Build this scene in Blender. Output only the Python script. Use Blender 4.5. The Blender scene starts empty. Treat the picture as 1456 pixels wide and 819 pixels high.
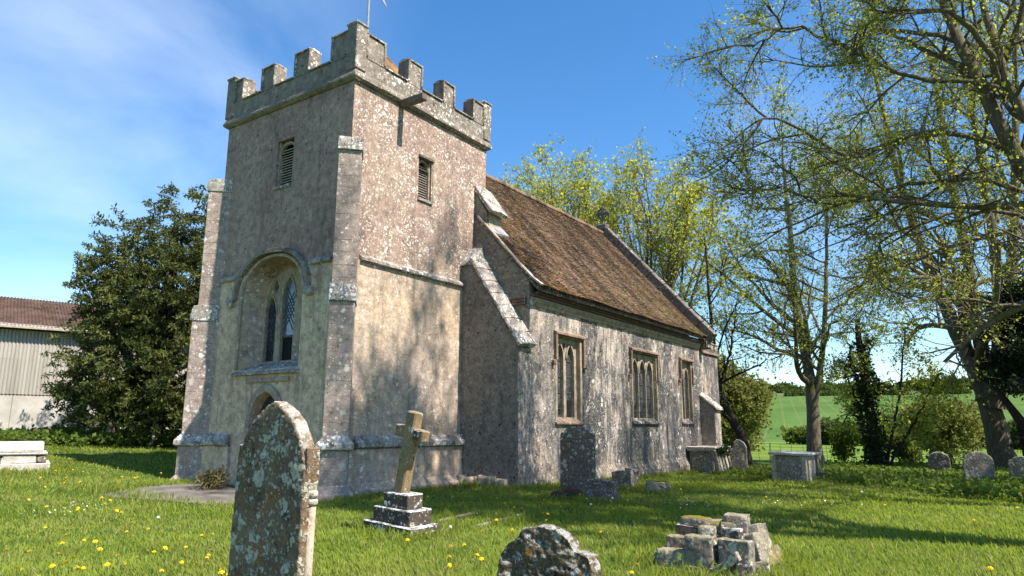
import bpy, bmesh, math, random
import numpy as np
from mathutils import Vector, Matrix, noise as mnoise

# ------------------------------------------------------------------ camera, sky, sun, exposure
scn = bpy.context.scene
C = scn.collection
PI = math.pi
YAW, PITCH, ROLL, FPX = 0.6045811, 0.1967063, 0.0041078, 988.93
CAM = Vector((-11.18217, -12.62208, 1.6))
cd = bpy.data.cameras.new("camera")
cd.sensor_width = 36.0
cd.lens = 36.0 * FPX / 1456.0
cd.clip_start = 0.1
cd.clip_end = 6000
cam = bpy.data.objects.new("camera", cd)
C.objects.link(cam)
cf = Vector((math.cos(YAW) * math.cos(PITCH), math.sin(YAW) * math.cos(PITCH), math.sin(PITCH)))
cr0 = Vector((math.sin(YAW), -math.cos(YAW), 0))
cu0 = cr0.cross(cf)
cr = cr0 * math.cos(ROLL) + cu0 * math.sin(ROLL)
cu = cu0 * math.cos(ROLL) - cr0 * math.sin(ROLL)
cam.matrix_world = Matrix(((cr.x, cu.x, -cf.x, CAM.x), (cr.y, cu.y, -cf.y, CAM.y), (cr.z, cu.z, -cf.z, CAM.z), (0, 0, 0, 1)))
scn.camera = cam

SUN_EL = math.radians(53)
SUN_AZ = math.radians(-90 + 1.2)            # direction towards the sun, seen from above: due south of the church
sd = Vector((math.cos(SUN_AZ) * math.cos(SUN_EL), math.sin(SUN_AZ) * math.cos(SUN_EL), math.sin(SUN_EL)))
world = bpy.data.worlds.new("World")
scn.world = world
world.use_nodes = True
wn = world.node_tree
wn.nodes.clear()
wo = wn.nodes.new("ShaderNodeOutputWorld")
bg = wn.nodes.new("ShaderNodeBackground")
sky = wn.nodes.new("ShaderNodeTexSky")
sky.sky_type = 'NISHITA'
sky.sun_disc = False
sky.sun_elevation = SUN_EL
sky.sun_rotation = math.radians(180 - 1.2)
sky.altitude = 100
sky.air_density = 1.0
sky.dust_density = 0.25
sky.ozone_density = 2.5
# thin cirrus drawn out over the whole sky
tc = wn.nodes.new("ShaderNodeTexCoord")
mp = wn.nodes.new("ShaderNodeMapping")
mp.inputs['Rotation'].default_value = (0.25, 0.2, 0.75)
mp.inputs['Scale'].default_value = (0.9, 2.6, 3.2)
n1 = wn.nodes.new("ShaderNodeTexNoise")
n1.inputs['Scale'].default_value = 1.35
n1.inputs['Detail'].default_value = 7
n1.inputs['Roughness'].default_value = 0.55
n1.inputs['Distortion'].default_value = 0.25
n2 = wn.nodes.new("ShaderNodeTexNoise")
n2.inputs['Scale'].default_value = 1.1
n2.inputs['Detail'].default_value = 2
r1 = wn.nodes.new("ShaderNodeValToRGB")
r1.color_ramp.elements[0].position = 0.38
r1.color_ramp.elements[1].position = 0.95
r2 = wn.nodes.new("ShaderNodeValToRGB")
r2.color_ramp.elements[0].position = 0.47
r2.color_ramp.elements[1].position = 0.74
mm = wn.nodes.new("ShaderNodeMath"); mm.operation = 'MULTIPLY'
ma = wn.nodes.new("ShaderNodeMath"); ma.operation = 'MULTIPLY'; ma.inputs[1].default_value = 0.60
mx = wn.nodes.new("ShaderNodeMix"); mx.data_type = 'RGBA'
mx.inputs[7].default_value = (7.5, 8.0, 8.6, 1)
hs = wn.nodes.new("ShaderNodeHueSaturation")
hs.inputs['Saturation'].default_value = 1.28
L = wn.links.new
L(tc.outputs['Generated'], mp.inputs['Vector'])
L(mp.outputs[0], n1.inputs['Vector'])
L(tc.outputs['Generated'], n2.inputs['Vector'])
L(n1.outputs['Fac'], r1.inputs[0]); L(n2.outputs['Fac'], r2.inputs[0])
L(r1.outputs[0], mm.inputs[0]); L(r2.outputs[0], mm.inputs[1])
L(mm.outputs[0], ma.inputs[0]); L(ma.outputs[0], mx.inputs[0])
L(sky.outputs[0], hs.inputs['Color']); L(hs.outputs[0], mx.inputs[6])
L(mx.outputs[2], bg.inputs['Color'])
bg.inputs['Strength'].default_value = 0.116
L(bg.outputs[0], wo.inputs['Surface'])
sl = bpy.data.lights.new("sun", 'SUN')
sl.energy = 4.95
sl.angle = math.radians(0.53)
sl.color = (1.0, 0.94, 0.85)
so = bpy.data.objects.new("sun", sl)
so.rotation_euler = sd.to_track_quat('Z', 'Y').to_euler()
C.objects.link(so)
scn.view_settings.view_transform = 'Standard'
scn.view_settings.look = 'None'
scn.view_settings.exposure = 1.05
scn.view_settings.gamma = 1.0
scn.cycles.max_bounces = 6
scn.cycles.transparent_max_bounces = 8

# ------------------------------------------------------------------ node helpers
class N:
    def __init__(s, name, rough=0.9, spec=0.2):
        s.m = bpy.data.materials.new(name)
        s.m.use_nodes = True
        s.t = s.m.node_tree
        s.b = s.t.nodes["Principled BSDF"]
        s.b.inputs['Roughness'].default_value = rough
        s.b.inputs['Specular IOR Level'].default_value = spec
        s.geo = s.t.nodes.new("ShaderNodeNewGeometry")
        s.P = s.geo.outputs['Position']
    def new(s, k): return s.t.nodes.new(k)
    def ln(s, a, b): s.t.links.new(a, b)
    def put(s, sock, v):
        if isinstance(v, (int, float)): sock.default_value = v
        elif isinstance(v, tuple): sock.default_value = v if len(v) == 4 else (*v, 1)
        else: s.ln(v, sock)
    def vec(s, scale=(1, 1, 1), rot=(0, 0, 0), src=None):
        n = s.new("ShaderNodeMapping")
        n.inputs['Scale'].default_value = scale
        n.inputs['Rotation'].default_value = rot
        s.ln(src or s.P, n.inputs['Vector'])
        return n.outputs[0]
    def noise(s, scale, detail=4, rough=0.55, v=None, dist=0):
        n = s.new("ShaderNodeTexNoise")
        n.inputs['Scale'].default_value = scale
        n.inputs['Detail'].default_value = detail
        n.inputs['Roughness'].default_value = rough
        n.inputs['Distortion'].default_value = dist
        s.ln(v or s.P, n.inputs['Vector'])
        return n.outputs['Fac']
    def vor(s, scale, v=None, out='Distance', feat='F1', rnd=1.0):
        n = s.new("ShaderNodeTexVoronoi")
        n.feature = feat
        n.inputs['Scale'].default_value = scale
        n.inputs['Randomness'].default_value = rnd
        s.ln(v or s.P, n.inputs['Vector'])
        return n.outputs[out]
    def math(s, op, a, b=0.0, c=None):
        n = s.new("ShaderNodeMath"); n.operation = op
        s.put(n.inputs[0], a); s.put(n.inputs[1], b)
        if c is not None: s.put(n.inputs[2], c)
        n.use_clamp = op not in ('MULTIPLY_ADD',) and False
        return n.outputs[0]
    def step(s, a, lo, hi):
        n = s.new("ShaderNodeMapRange")
        n.interpolation_type = 'SMOOTHSTEP'
        s.put(n.inputs[0], a)
        n.inputs[1].default_value = lo; n.inputs[2].default_value = hi
        return n.outputs[0]
    def ramp(s, f, stops):
        n = s.new("ShaderNodeValToRGB")
        e = n.color_ramp.elements
        while len(e) < len(stops): e.new(0.5)
        for i, (p, c) in enumerate(stops):
            e[i].position = p; e[i].color = (*c, 1)
        s.put(n.inputs[0], f)
        return n.outputs[0]
    def mix(s, f, a, b, mode='MIX'):
        n = s.new("ShaderNodeMix"); n.data_type = 'RGBA'; n.blend_type = mode
        s.put(n.inputs[0], f); s.put(n.inputs[6], a); s.put(n.inputs[7], b)
        return n.outputs[2]
    def warped(s, amt, sc):
        nz = s.new("ShaderNodeTexNoise"); nz.inputs['Scale'].default_value = sc; nz.inputs['Detail'].default_value = 4
        s.ln(s.P, nz.inputs['Vector'])
        ad = s.new("ShaderNodeVectorMath"); ad.operation = 'MULTIPLY_ADD'
        s.ln(nz.outputs['Color'], ad.inputs[0]); ad.inputs[1].default_value = (amt,) * 3; s.ln(s.P, ad.inputs[2])
        return ad.outputs[0]
    def xyz(s):
        n = s.new("ShaderNodeSeparateXYZ"); s.ln(s.P, n.inputs[0])
        return n.outputs
    def nrm(s):
        n = s.new("ShaderNodeSeparateXYZ"); s.ln(s.geo.outputs['True Normal'], n.inputs[0])
        return n.outputs
    def island(s): return s.geo.outputs['Random Per Island']
    def orand(s):
        n = s.new("ShaderNodeObjectInfo"); return n.outputs['Random']
    def bump(s, h, dist=0.02, strength=1.0, prev=None):
        n = s.new("ShaderNodeBump")
        n.inputs['Distance'].default_value = dist
        n.inputs['Strength'].default_value = strength
        s.put(n.inputs['Height'], h)
        if prev: s.ln(prev, n.inputs['Normal'])
        return n.outputs[0]
    def done(s, col, nrm=None):
        s.put(s.b.inputs['Base Color'], col)
        if nrm: s.ln(nrm, s.b.inputs['Normal'])
        return s.m
    def spots(s, scale, r, dens, edge=0.08, v=None, warp=0.0):
        """irregular round lichen spots; 1 inside"""
        vv = v or s.P
        if warp:
            nz = s.new("ShaderNodeTexNoise"); nz.inputs['Scale'].default_value = scale * 2.2; nz.inputs['Detail'].default_value = 3
            s.ln(vv, nz.inputs['Vector'])
            ad = s.new("ShaderNodeVectorMath"); ad.operation = 'MULTIPLY_ADD'
            s.ln(nz.outputs['Color'], ad.inputs[0]); ad.inputs[1].default_value = (warp,) * 3; s.ln(vv, ad.inputs[2])
            vv = ad.outputs[0]
        n = s.new("ShaderNodeTexVoronoi"); n.inputs['Scale'].default_value = scale
        s.ln(vv, n.inputs['Vector'])
        sp = s.new("ShaderNodeSeparateColor"); s.ln(n.outputs['Color'], sp.inputs[0])
        keep = s.math('LESS_THAN', sp.outputs[0], dens)
        rad = s.math('MULTIPLY_ADD', sp.outputs[1], r * 0.75, r * 0.3)
        d = s.math('SUBTRACT', rad, n.outputs['Distance'])
        ins = s.step(d, 0.0, edge)
        return s.math('MULTIPLY', ins, keep)

def mul(c, k): return tuple(x * k for x in c)

# ---- stone and masonry
def mat_render(name, base, base2, dark, lich, lichdens, streak=0.3, joints=False, lichen_face=False, flint=0.0, stain=0.5, pit=0.5, streaky=False, south=None):
    n = N(name, 0.92, 0.12)
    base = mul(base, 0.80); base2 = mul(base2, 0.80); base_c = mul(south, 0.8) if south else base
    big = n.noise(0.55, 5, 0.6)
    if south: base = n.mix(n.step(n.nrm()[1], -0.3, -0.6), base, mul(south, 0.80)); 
    med = n.noise(3.2, 6, 0.62)
    fine = n.noise(38, 4, 0.7)
    col = n.mix(n.step(big, 0.35, 0.68), base, base2)
    col = n.mix(n.math('MULTIPLY', n.step(med, 0.45, 0.75), stain), col, dark)
    st = n.noise(1.0, 6, 0.68, v=n.vec((3.6, 3.6, 0.28)), dist=0.7)
    col = n.mix(n.math('MULTIPLY', n.step(st, 0.5, 0.72), streak), col, mul(dark, 0.7))
    if streaky:  # dark vertical runs: algae stains, with tree shadow streaks put into the colour
        x_ = n.xyz()
        s1 = n.noise(1.0, 8, 0.74, v=n.vec((3.4, 3.4, 0.62)), dist=1.1)
        s2 = n.noise(1.0, 5, 0.62, v=n.vec((0.75, 0.75, 0.55)), dist=0.5)
        s3 = n.noise(1.0, 6, 0.66, v=n.vec((9.0, 9.0, 0.5)), dist=0.6)
        s1 = n.math('ADD', n.math('MULTIPLY', s1, 0.75), n.math('MULTIPLY', s3, 0.25))
        away = n.math('MULTIPLY_ADD', n.step(x_[0], 4.6, 8.0), 0.6, 0.4)
        sm = n.math('MULTIPLY', n.step(n.math('ADD', s1, n.math('MULTIPLY', s2, 0.8)), 0.80, 0.915), away)
        col = n.mix(n.math('MULTIPLY', sm, 0.93), col, (0.075, 0.072, 0.072))
        low_ = n.math('MULTIPLY', n.step(x_[2], 1.3, -0.3), n.step(n.noise(1.8, 5, 0.6), 0.35, 0.6))
        col = n.mix(n.math('MULTIPLY', low_, 0.6), col, (0.27, 0.20, 0.12))
    vb = n.noise(7.5, 6, 0.7)
    col = n.mix(n.math('MULTIPLY', n.step(vb, 0.52, 0.72), 0.3), col, mul(base_c, 1.22))
    # mottling at several sizes
    mo = n.math('MULTIPLY_ADD', n.step(n.noise(5.5, 8, 0.75), 0.25, 0.75), 0.75, 0.62)
    mo2 = n.math('MULTIPLY_ADD', n.step(n.noise(42, 4, 0.8), 0.25, 0.75), 0.7, 0.65)
    cm_ = n.new("ShaderNodeCombineColor")
    mm_ = n.math('MULTIPLY', mo, mo2)
    for i_ in range(3): n.ln(mm_, cm_.inputs[i_])
    col = n.mix(1.0, col, cm_.outputs[0], 'MULTIPLY')
    # black pits
    pt = n.math('MAXIMUM', n.spots(6, 0.3, 0.2, 0.06, warp=0.12), n.spots(15, 0.36, 0.22, 0.08, warp=0.06))
    col = n.mix(n.math('MULTIPLY', pt, pit), col, (0.05, 0.042, 0.038))
    hgt = n.math('ADD', n.math('MULTIPLY', med, 0.5), n.math('MULTIPLY', fine, 0.28))
    if flint:
        fw = n.warped(0.16, 7)
        fv = n.vor(13, out='Distance', v=fw)
        fc = n.vor(13, out='Color', v=fw)
        s_ = n.new("ShaderNodeSeparateColor"); n.ln(fc, s_.inputs[0])
        fl = n.math('MULTIPLY', n.step(fv, 0.52, 0.34), n.step(s_.outputs[0], 0.25, 0.35))
        fcol = n.ramp(s_.outputs[1], [(0.0, (0.035, 0.035, 0.04)), (0.45, (0.12, 0.11, 0.10)), (0.75, (0.28, 0.25, 0.22)), (1.0, (0.42, 0.38, 0.33))])
        col = n.mix(n.math('MULTIPLY', fl, flint), col, fcol)
        hgt = n.math('ADD', hgt, n.math('MULTIPLY', fl, 0.35))
    bmp = n.bump(hgt, 0.03, 0.75)
    if joints:
        x = n.xyz()
        br = n.new("ShaderNodeTexBrick")
        cb = n.new("ShaderNodeCombineXYZ")
        n.ln(n.math('ADD', x[0], x[1]), cb.inputs[0]); n.ln(x[2], cb.inputs[1])
        n.ln(cb.outputs[0], br.inputs['Vector'])
        br.inputs['Scale'].default_value = 1.0
        br.inputs['Brick Width'].default_value = 0.62
        br.inputs['Row Height'].default_value = 0.31
        br.inputs['Mortar Size'].default_value = 0.006
        br.inputs['Color1'].default_value = (1, 1, 1, 1); br.inputs['Color2'].default_value = (0.8, 0.8, 0.8, 1)
        br.inputs['Mortar'].default_value = (0.72, 0.72, 0.72, 1)
        wob = n.math('MULTIPLY', n.step(n.noise(1.1, 2), 0.35, 0.7), 0.75)
        col = n.mix(wob, col, br.outputs['Color'], 'MULTIPLY')
        bmp = n.bump(br.outputs['Fac'], -0.012, 0.6, bmp)
    if lich:
        a = n.spots(5.2, 0.42, lichdens, 0.07, warp=0.16)
        b = n.math('MAXIMUM', n.spots(11, 0.5, lichdens * 1.15, 0.1, warp=0.09), n.spots(25, 0.5, lichdens, 0.12, warp=0.05))
        cl = n.step(n.noise(1.3, 4, 0.6), 0.38, 0.62)
        lf = n.math('MAXIMUM', a, b)
        lf = n.math('MULTIPLY', lf, n.math('MULTIPLY_ADD', cl, 0.8, 0.2))
        if lichen_face:
            ny = n.nrm()[1]
            lf = n.math('MULTIPLY', lf, n.math('MULTIPLY_ADD', n.step(ny, -0.2, -0.55), 0.85, 0.15))
        lf = n.math('MULTIPLY', lf, n.step(n.noise(60, 2), 0.2, 0.5))
        col = n.mix(lf, col, lich)
    return n.done(col, bmp)

M = {}
M['tower_top'] = mat_render("tower_cement_render", (0.43, 0.312, 0.235), (0.325, 0.217, 0.172), (0.115, 0.083, 0.07), (0.74, 0.70, 0.62), 0.5, 0.5, lichen_face=True, stain=0.5, pit=0.85)
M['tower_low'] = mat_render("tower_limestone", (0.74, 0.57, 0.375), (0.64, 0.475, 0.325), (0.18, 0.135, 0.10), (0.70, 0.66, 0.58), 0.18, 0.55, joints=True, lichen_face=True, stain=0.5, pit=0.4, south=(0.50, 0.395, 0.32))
M['ashlar'] = mat_render("ashlar_blocks", (0.42, 0.33, 0.27), (0.37, 0.285, 0.235), (0.20, 0.155, 0.125), (0.70, 0.66, 0.59), 0.26, 0.3, stain=0.45, pit=0.4)
M['parapet'] = mat_render("parapet_stone", (0.30, 0.25, 0.20), (0.235, 0.195, 0.155), (0.10, 0.085, 0.07), (0.70, 0.66, 0.60), 0.5, 0.4, lichen_face=True, stain=0.6, pit=0.7)
M['nave'] = mat_render("nave_limewash", (0.56, 0.475, 0.395), (0.46, 0.355, 0.28), (0.12, 0.112, 0.11), (0.62, 0.56, 0.49), 0.25, 0.95, stain=0.85, flint=0.22, pit=0.6, streaky=True)
M['flint'] = mat_render("flint_wall", (0.31, 0.26, 0.20), (0.25, 0.205, 0.165), (0.09, 0.08, 0.07), None, 0, 0.3, flint=0.6, stain=0.55, pit=0.9)
M['coping'] = mat_render("lichened_coping", (0.42, 0.37, 0.315), (0.30, 0.255, 0.215), (0.06, 0.05, 0.044), (0.80, 0.78, 0.74), 0.7, 0.3, stain=0.95, pit=0.9)
M['dressed'] = mat_render("dressed_limestone", (0.44, 0.36, 0.26), (0.39, 0.30, 0.215), (0.17, 0.13, 0.10), (0.62, 0.57, 0.5), 0.12, 0.4, stain=0.5, pit=0.3)
M['dressed_red'] = mat_render("dressed_brownstone", (0.33, 0.24, 0.18), (0.27, 0.185, 0.14), (0.11, 0.08, 0.065), (0.55, 0.5, 0.45), 0.12, 0.35, stain=0.6, pit=0.4)
M['darkcoping'] = mat_render("dark_coping", (0.20, 0.17, 0.14), (0.14, 0.12, 0.105), (0.055, 0.047, 0.043), (0.6, 0.57, 0.52), 0.2, 0.3, stain=0.8)

def mat_tomb(name, base, base2, dark, grey=0.5, orange=0.2, white=0.4, crust=0.03, moss=0.0, fw=0.55):
    n = N(name, 0.95, 0.1)
    big = n.noise(2.4, 6, 0.65)
    fine = n.noise(45, 5, 0.72)
    med = n.noise(11, 6, 0.68)
    col = n.mix(n.step(big, 0.35, 0.65), base, base2)
    col = n.mix(n.step(med, 0.5, 0.72), col, dark)
    og = n.math('MULTIPLY', n.step(n.noise(6.5, 6, 0.7, v=n.vec((1, 1, 1), (0.4, 0.3, 0))), 0.54, 0.66), orange)
    col = n.mix(og, col, (0.34, 0.15, 0.03))
    g1 = n.spots(8, 0.52, grey, 0.05, warp=0.12)
    g2 = n.spots(19, 0.48, grey, 0.06, warp=0.06)
    gl = n.math('MAXIMUM', g1, g2)
    gl = n.math('MAXIMUM', gl, n.math('MULTIPLY', n.spots(34, 0.5, grey, 0.08, warp=0.04), 0.85))
    gl = n.math('MULTIPLY', gl, n.step(n.noise(30, 4, 0.7), 0.36, 0.46))
    col = n.mix(n.math('MULTIPLY', gl, 0.8), col, n.mix(n.noise(14, 3), (0.46, 0.42, 0.29), (0.72, 0.67, 0.53)))
    w = n.math('MULTIPLY', n.spots(13, 0.4, white, 0.07, warp=0.1), n.step(n.noise(4, 3), 0.4, 0.6))
    nz = n.nrm()
    w2 = n.math('MULTIPLY', n.step(n.noise(9, 5, 0.7), 0.42, 0.55), n.math('MULTIPLY', n.step(nz[2], 0.1, 0.6), white))
    w = n.math('MAXIMUM', w, w2)
    col = n.mix(w, col, (0.66, 0.65, 0.60))
    if moss:
        mo = n.math('MULTIPLY', n.step(n.noise(5, 5, 0.7), 0.36, 0.5), n.math('MULTIPLY', n.step(nz[2], 0.1, 0.6), moss))
        col = n.mix(mo, col, n.mix(n.noise(50, 3), (0.10, 0.085, 0.012), (0.27, 0.22, 0.03)))
    col = n.mix(n.math('MULTIPLY', n.step(fine, 0.55, 0.3), fw), col, mul(dark, 0.6))
    h = n.math('ADD', n.math('MULTIPLY', gl, 0.5), n.math('ADD', n.math('MULTIPLY', med, 0.8), n.math('MULTIPLY', fine, 0.55)))
    return n.done(col, n.bump(h, crust, 0.9))
M['hs_front'] = mat_tomb("lichen_crusted_headstone", (0.27, 0.20, 0.12), (0.18, 0.12, 0.075), (0.075, 0.05, 0.036), 0.78, 0.6, 0.5, 0.03, fw=0.45)
M['hs_broken'] = mat_tomb("pitted_headstone", (0.20, 0.16, 0.10), (0.13, 0.095, 0.055), (0.03, 0.025, 0.02), 0.2, 0.6, 0.6, 0.07)
M['hs_dark'] = mat_tomb("dark_headstone", (0.185, 0.135, 0.10), (0.15, 0.11, 0.08), (0.07, 0.055, 0.045), 0.3, 0.05, 0.45, 0.015)
M['hs_grey'] = mat_tomb("grey_headstone", (0.24, 0.20, 0.15), (0.18, 0.145, 0.105), (0.075, 0.065, 0.055), 0.4, 0.1, 0.5, 0.02)
M['hs_step'] = mat_tomb("sooty_step_stone", (0.075, 0.06, 0.05), (0.10, 0.08, 0.06), (0.035, 0.03, 0.027), 0.1, 0.05, 1.0, 0.015)
M['hs_cross'] = mat_tomb("yellowed_cross_stone", (0.30, 0.215, 0.11), (0.22, 0.155, 0.085), (0.11, 0.08, 0.05), 0.12, 0.35, 0.15, 0.012)
M['rubble'] = mat_tomb("tumbled_tomb_stone", (0.27, 0.235, 0.185), (0.20, 0.165, 0.125), (0.075, 0.062, 0.052), 0.3, 0.12, 0.45, 0.02, moss=0.55)
M['mossy'] = mat_tomb("moss_capped_stone", (0.25, 0.215, 0.17), (0.19, 0.16, 0.12), (0.08, 0.07, 0.055), 0.25, 0.1, 0.3, 0.03, moss=1.0)
M['tomb_pale'] = mat_tomb("pale_tomb_stone", (0.46, 0.39, 0.29), (0.36, 0.295, 0.215), (0.20, 0.16, 0.115), 0.2, 0.05, 0.6, 0.015)
M['tomb_white'] = mat_tomb("white_lichened_tomb", (0.55, 0.50, 0.44), (0.44, 0.375, 0.32), (0.26, 0.2, 0.17), 0.1, 0.02, 0.9, 0.02)

def mat_simple(name, a, b, scale=8, rough=0.85, spec=0.2, bump=0.01, bs=30, rand=False, metal=0.0):
    n = N(name, rough, spec)
    f = n.noise(scale, 5, 0.65)
    col = n.mix(n.step(f, 0.35, 0.68), a, b)
    if rand:
        col = n.mix(n.math('MULTIPLY', n.orand(), 0.5), col, mul(a, 0.6))
    n.b.inputs['Metallic'].default_value = metal
    return n.done(col, n.bump(n.noise(bs, 5, 0.7), bump, 0.7) if bump else None)
M['wood'] = mat_simple("weathered_wood", (0.16, 0.135, 0.115), (0.09, 0.075, 0.062), 10)
M['slat'] = mat_simple("grey_louvre_slat", (0.42, 0.37, 0.31), (0.30, 0.26, 0.21), 10)
M['void'] = mat_simple("dark_inside", (0.012, 0.011, 0.010), (0.02, 0.018, 0.016), 4, bump=0)
M['door'] = mat_simple("old_oak_door", (0.07, 0.06, 0.05), (0.045, 0.038, 0.032), 12)
M['lead'] = mat_simple("window_lead", (0.05, 0.05, 0.052), (0.08, 0.08, 0.08), 20, 0.6, 0.4)
M['leadflash'] = mat_simple("lead_flashing", (0.30, 0.30, 0.31), (0.22, 0.22, 0.23), 8, 0.6, 0.3)
M['iron'] = mat_simple("rusted_iron", (0.05, 0.042, 0.038), (0.08, 0.06, 0.05), 20, 0.7, 0.3)
M['brickred'] = mat_simple("soft_red_brick", (0.19, 0.115, 0.085), (0.12, 0.08, 0.062), 9, rand=True)
M['slab'] = mat_simple("grey_paving", (0.21, 0.185, 0.155), (0.11, 0.098, 0.08), 2.2, bump=0.04)
M['soil'] = mat_simple("bare_soil", (0.085, 0.05, 0.035), (0.05, 0.03, 0.022), 9, bump=0.05)
n = N("old_leaded_glass", 0.12, 0.6)
g = n.vor(6.5, out='Color'); s_ = n.new("ShaderNodeSeparateColor"); n.ln(g, s_.inputs[0])
M['glass'] = n.done(n.ramp(s_.outputs[0], [(0, (0.012, 0.012, 0.014)), (0.6, (0.03, 0.032, 0.036)), (1, (0.10, 0.10, 0.105))]), n.bump(n.noise(9, 2), 0.02, 0.4))
n = N("pale_leaded_glass", 0.1, 0.9)
M['glass_pale'] = n.done(n.mix(n.noise(7, 3), (0.08, 0.10, 0.14), (0.16, 0.19, 0.24)), n.bump(n.noise(11, 2), 0.015, 0.35))

# roof tiles
n = N("clay_roof_tile", 0.9, 0.12)
x = n.xyz()
isl = n.island()
col = n.ramp(isl, [(0, (0.13, 0.083, 0.06)), (0.35, (0.18, 0.115, 0.08)), (0.7, (0.225, 0.148, 0.105)), (1, (0.29, 0.21, 0.155))])
dk = n.step(n.noise(0.8, 6, 0.66, v=n.vec((1.9, 0.34, 0.34))), 0.45, 0.58)
col = n.mix(n.math('MULTIPLY', dk, 0.78), col, (0.05, 0.034, 0.03))
wn_ = n.new("ShaderNodeTexWhiteNoise"); wn_.noise_dimensions = '1D'
n.ln(n.math('FLOOR', n.math('MULTIPLY', n.math('SUBTRACT', x[2], 5.37), 13.18)), wn_.inputs['W'])
rw = n.math('MULTIPLY_ADD', wn_.outputs['Value'], 0.5, 0.72)
rc = n.new("ShaderNodeCombineColor")
for i_ in range(3): n.ln(rw, rc.inputs[i_])
col = n.mix(1.0, col, rc.outputs[0], 'MULTIPLY')
eastw = n.step(x[0], 7.0, 19.0)
low = n.step(x[2], 9.5, 5.2)
gm = n.math('MULTIPLY', n.step(n.noise(2.2, 6, 0.7, v=n.vec((1, 0.5, 0.5))), 0.42, 0.66), n.math('MULTIPLY_ADD', n.math('MULTIPLY', eastw, low), 0.8, 0.22))
col = n.mix(gm, col, (0.16, 0.125, 0.035))
ol = n.math('MULTIPLY', n.step(n.noise(1.7, 6, 0.72, v=n.vec((1, 0.7, 0.7), (0.3, 0, 0.5))), 0.50, 0.64), n.math('MULTIPLY_ADD', n.step(x[0], 11.0, 5.0), 0.6, 0.12))
col = n.mix(ol, col, (0.34, 0.17, 0.04))
pl = n.math('MULTIPLY', n.spots(13, 0.4, 0.35, 0.12, warp=0.08), n.math('MULTIPLY_ADD', n.step(x[0], 12.0, 5.0), 0.5, 0.15))
col = n.mix(pl, col, (0.40, 0.33, 0.27))
M['tile'] = n.done(col, n.bump(n.noise(30, 4, 0.7), 0.012, 0.7))

# ground
def grass_color(n, a=(0.065, 0.115, 0.016), b=(0.11, 0.165, 0.028), c_=(0.045, 0.085, 0.014)):
    col = n.mix(n.step(n.noise(0.9, 5, 0.6), 0.35, 0.65), a, b)
    return n.mix(n.step(n.noise(3.3, 4, 0.6), 0.55, 0.75), col, c_)
n = N("meadow_ground", 1.0, 0.05)
x = n.xyz()
t = n.math('ADD', n.math('MULTIPLY', x[0], 0.99), n.math('MULTIPLY', x[1], 0.14))
near = n.mix(n.step(n.noise(9, 5, 0.7), 0.35, 0.7), grass_color(n), (0.035, 0.06, 0.012))
pasture = n.mix(n.step(n.noise(0.25, 6, 0.65), 0.35, 0.68), (0.135, 0.20, 0.035), (0.105, 0.16, 0.03))
crop = n.mix(n.step(n.noise(0.05, 5, 0.6), 0.35, 0.68), (0.062, 0.115, 0.026), (0.085, 0.145, 0.034))
tl_ = n.math('SINE', n.math('MULTIPLY', n.math('ADD', x[1], n.math('MULTIPLY', x[0], -0.25)), 1.5))
crop = n.mix(n.math('MULTIPLY', n.step(tl_, 0.90, 0.97), 0.35), crop, (0.16, 0.165, 0.07))
crop = n.mix(n.math('MULTIPLY', n.step(n.noise(0.02, 6, 0.7, v=n.vec((1, 2.5, 1))), 0.5, 0.66), 0.5), crop, (0.12, 0.16, 0.045))
top_ = n.mix(n.step(n.noise(0.03, 4, 0.6), 0.4, 0.6), (0.115, 0.14, 0.06), (0.085, 0.11, 0.05))
col = n.mix(n.step(x[0], 34, 37), near, pasture)
col = n.mix(n.step(t, 95, 100), col, crop)
col = n.mix(n.step(t, 330, 336), col, top_)
M['ground'] = n.done(col, n.bump(n.noise(26, 5, 0.75), 0.05, 0.8))

def mat_leaf(name, a, b, trans, tfac=0.45, scale=1.5, grassy=False):
    n = N(name, 0.75, 0.18)
    r = n.island()
    col = n.mix(r, a, b)
    col = n.mix(n.step(n.noise(scale, 3), 0.35, 0.65), col, mul(a, 0.72))
    if grassy:
        col = n.mix(n.math('MULTIPLY', n.step(n.noise(0.45, 5, 0.65), 0.46, 0.62), 0.75), col, (0.26, 0.27, 0.06))
        col = n.mix(n.math('MULTIPLY', n.step(n.noise(1.7, 4, 0.65), 0.54, 0.68), 0.7), col, (0.06, 0.12, 0.02))
        col = n.mix(n.step(r, 0.93, 0.96), col, (0.36, 0.31, 0.15))
    n.put(n.b.inputs['Base Color'], col)
    tr = n.new("ShaderNodeBsdfTranslucent")
    n.put(tr.inputs['Color'], n.mix(r, trans, mul(trans, 0.75)))
    ms = n.new("ShaderNodeMixShader")
    ms.inputs[0].default_value = tfac
    n.ln(n.b.outputs[0], ms.inputs[1]); n.ln(tr.outputs[0], ms.inputs[2])
    n.ln(ms.outputs[0], n.t.nodes["Material Output"].inputs['Surface'])
    return n.m
M['blade'] = mat_leaf("grass_blades", (0.175, 0.235, 0.026), (0.31, 0.345, 0.058), (0.44, 0.52, 0.05), 0.42, 0.9, grassy=True)
M['leaf_lime'] = mat_leaf("young_lime_leaf", (0.21, 0.25, 0.035), (0.32, 0.34, 0.06), (0.60, 0.64, 0.07), 0.52)
M['leaf_far'] = mat_leaf("spring_lime_leaf", (0.31, 0.33, 0.06), (0.44, 0.42, 0.10), (0.66, 0.66, 0.09), 0.5)
M['leaf_bush'] = mat_leaf("bush_leaf", (0.14, 0.155, 0.04), (0.22, 0.22, 0.06), (0.30, 0.31, 0.06), 0.4)
M['leaf_mid'] = mat_leaf("mid_green_leaf", (0.075, 0.115, 0.02), (0.13, 0.17, 0.03), (0.24, 0.30, 0.03), 0.45)  # plain mid green leaf colour for shrubs and hedge
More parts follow.
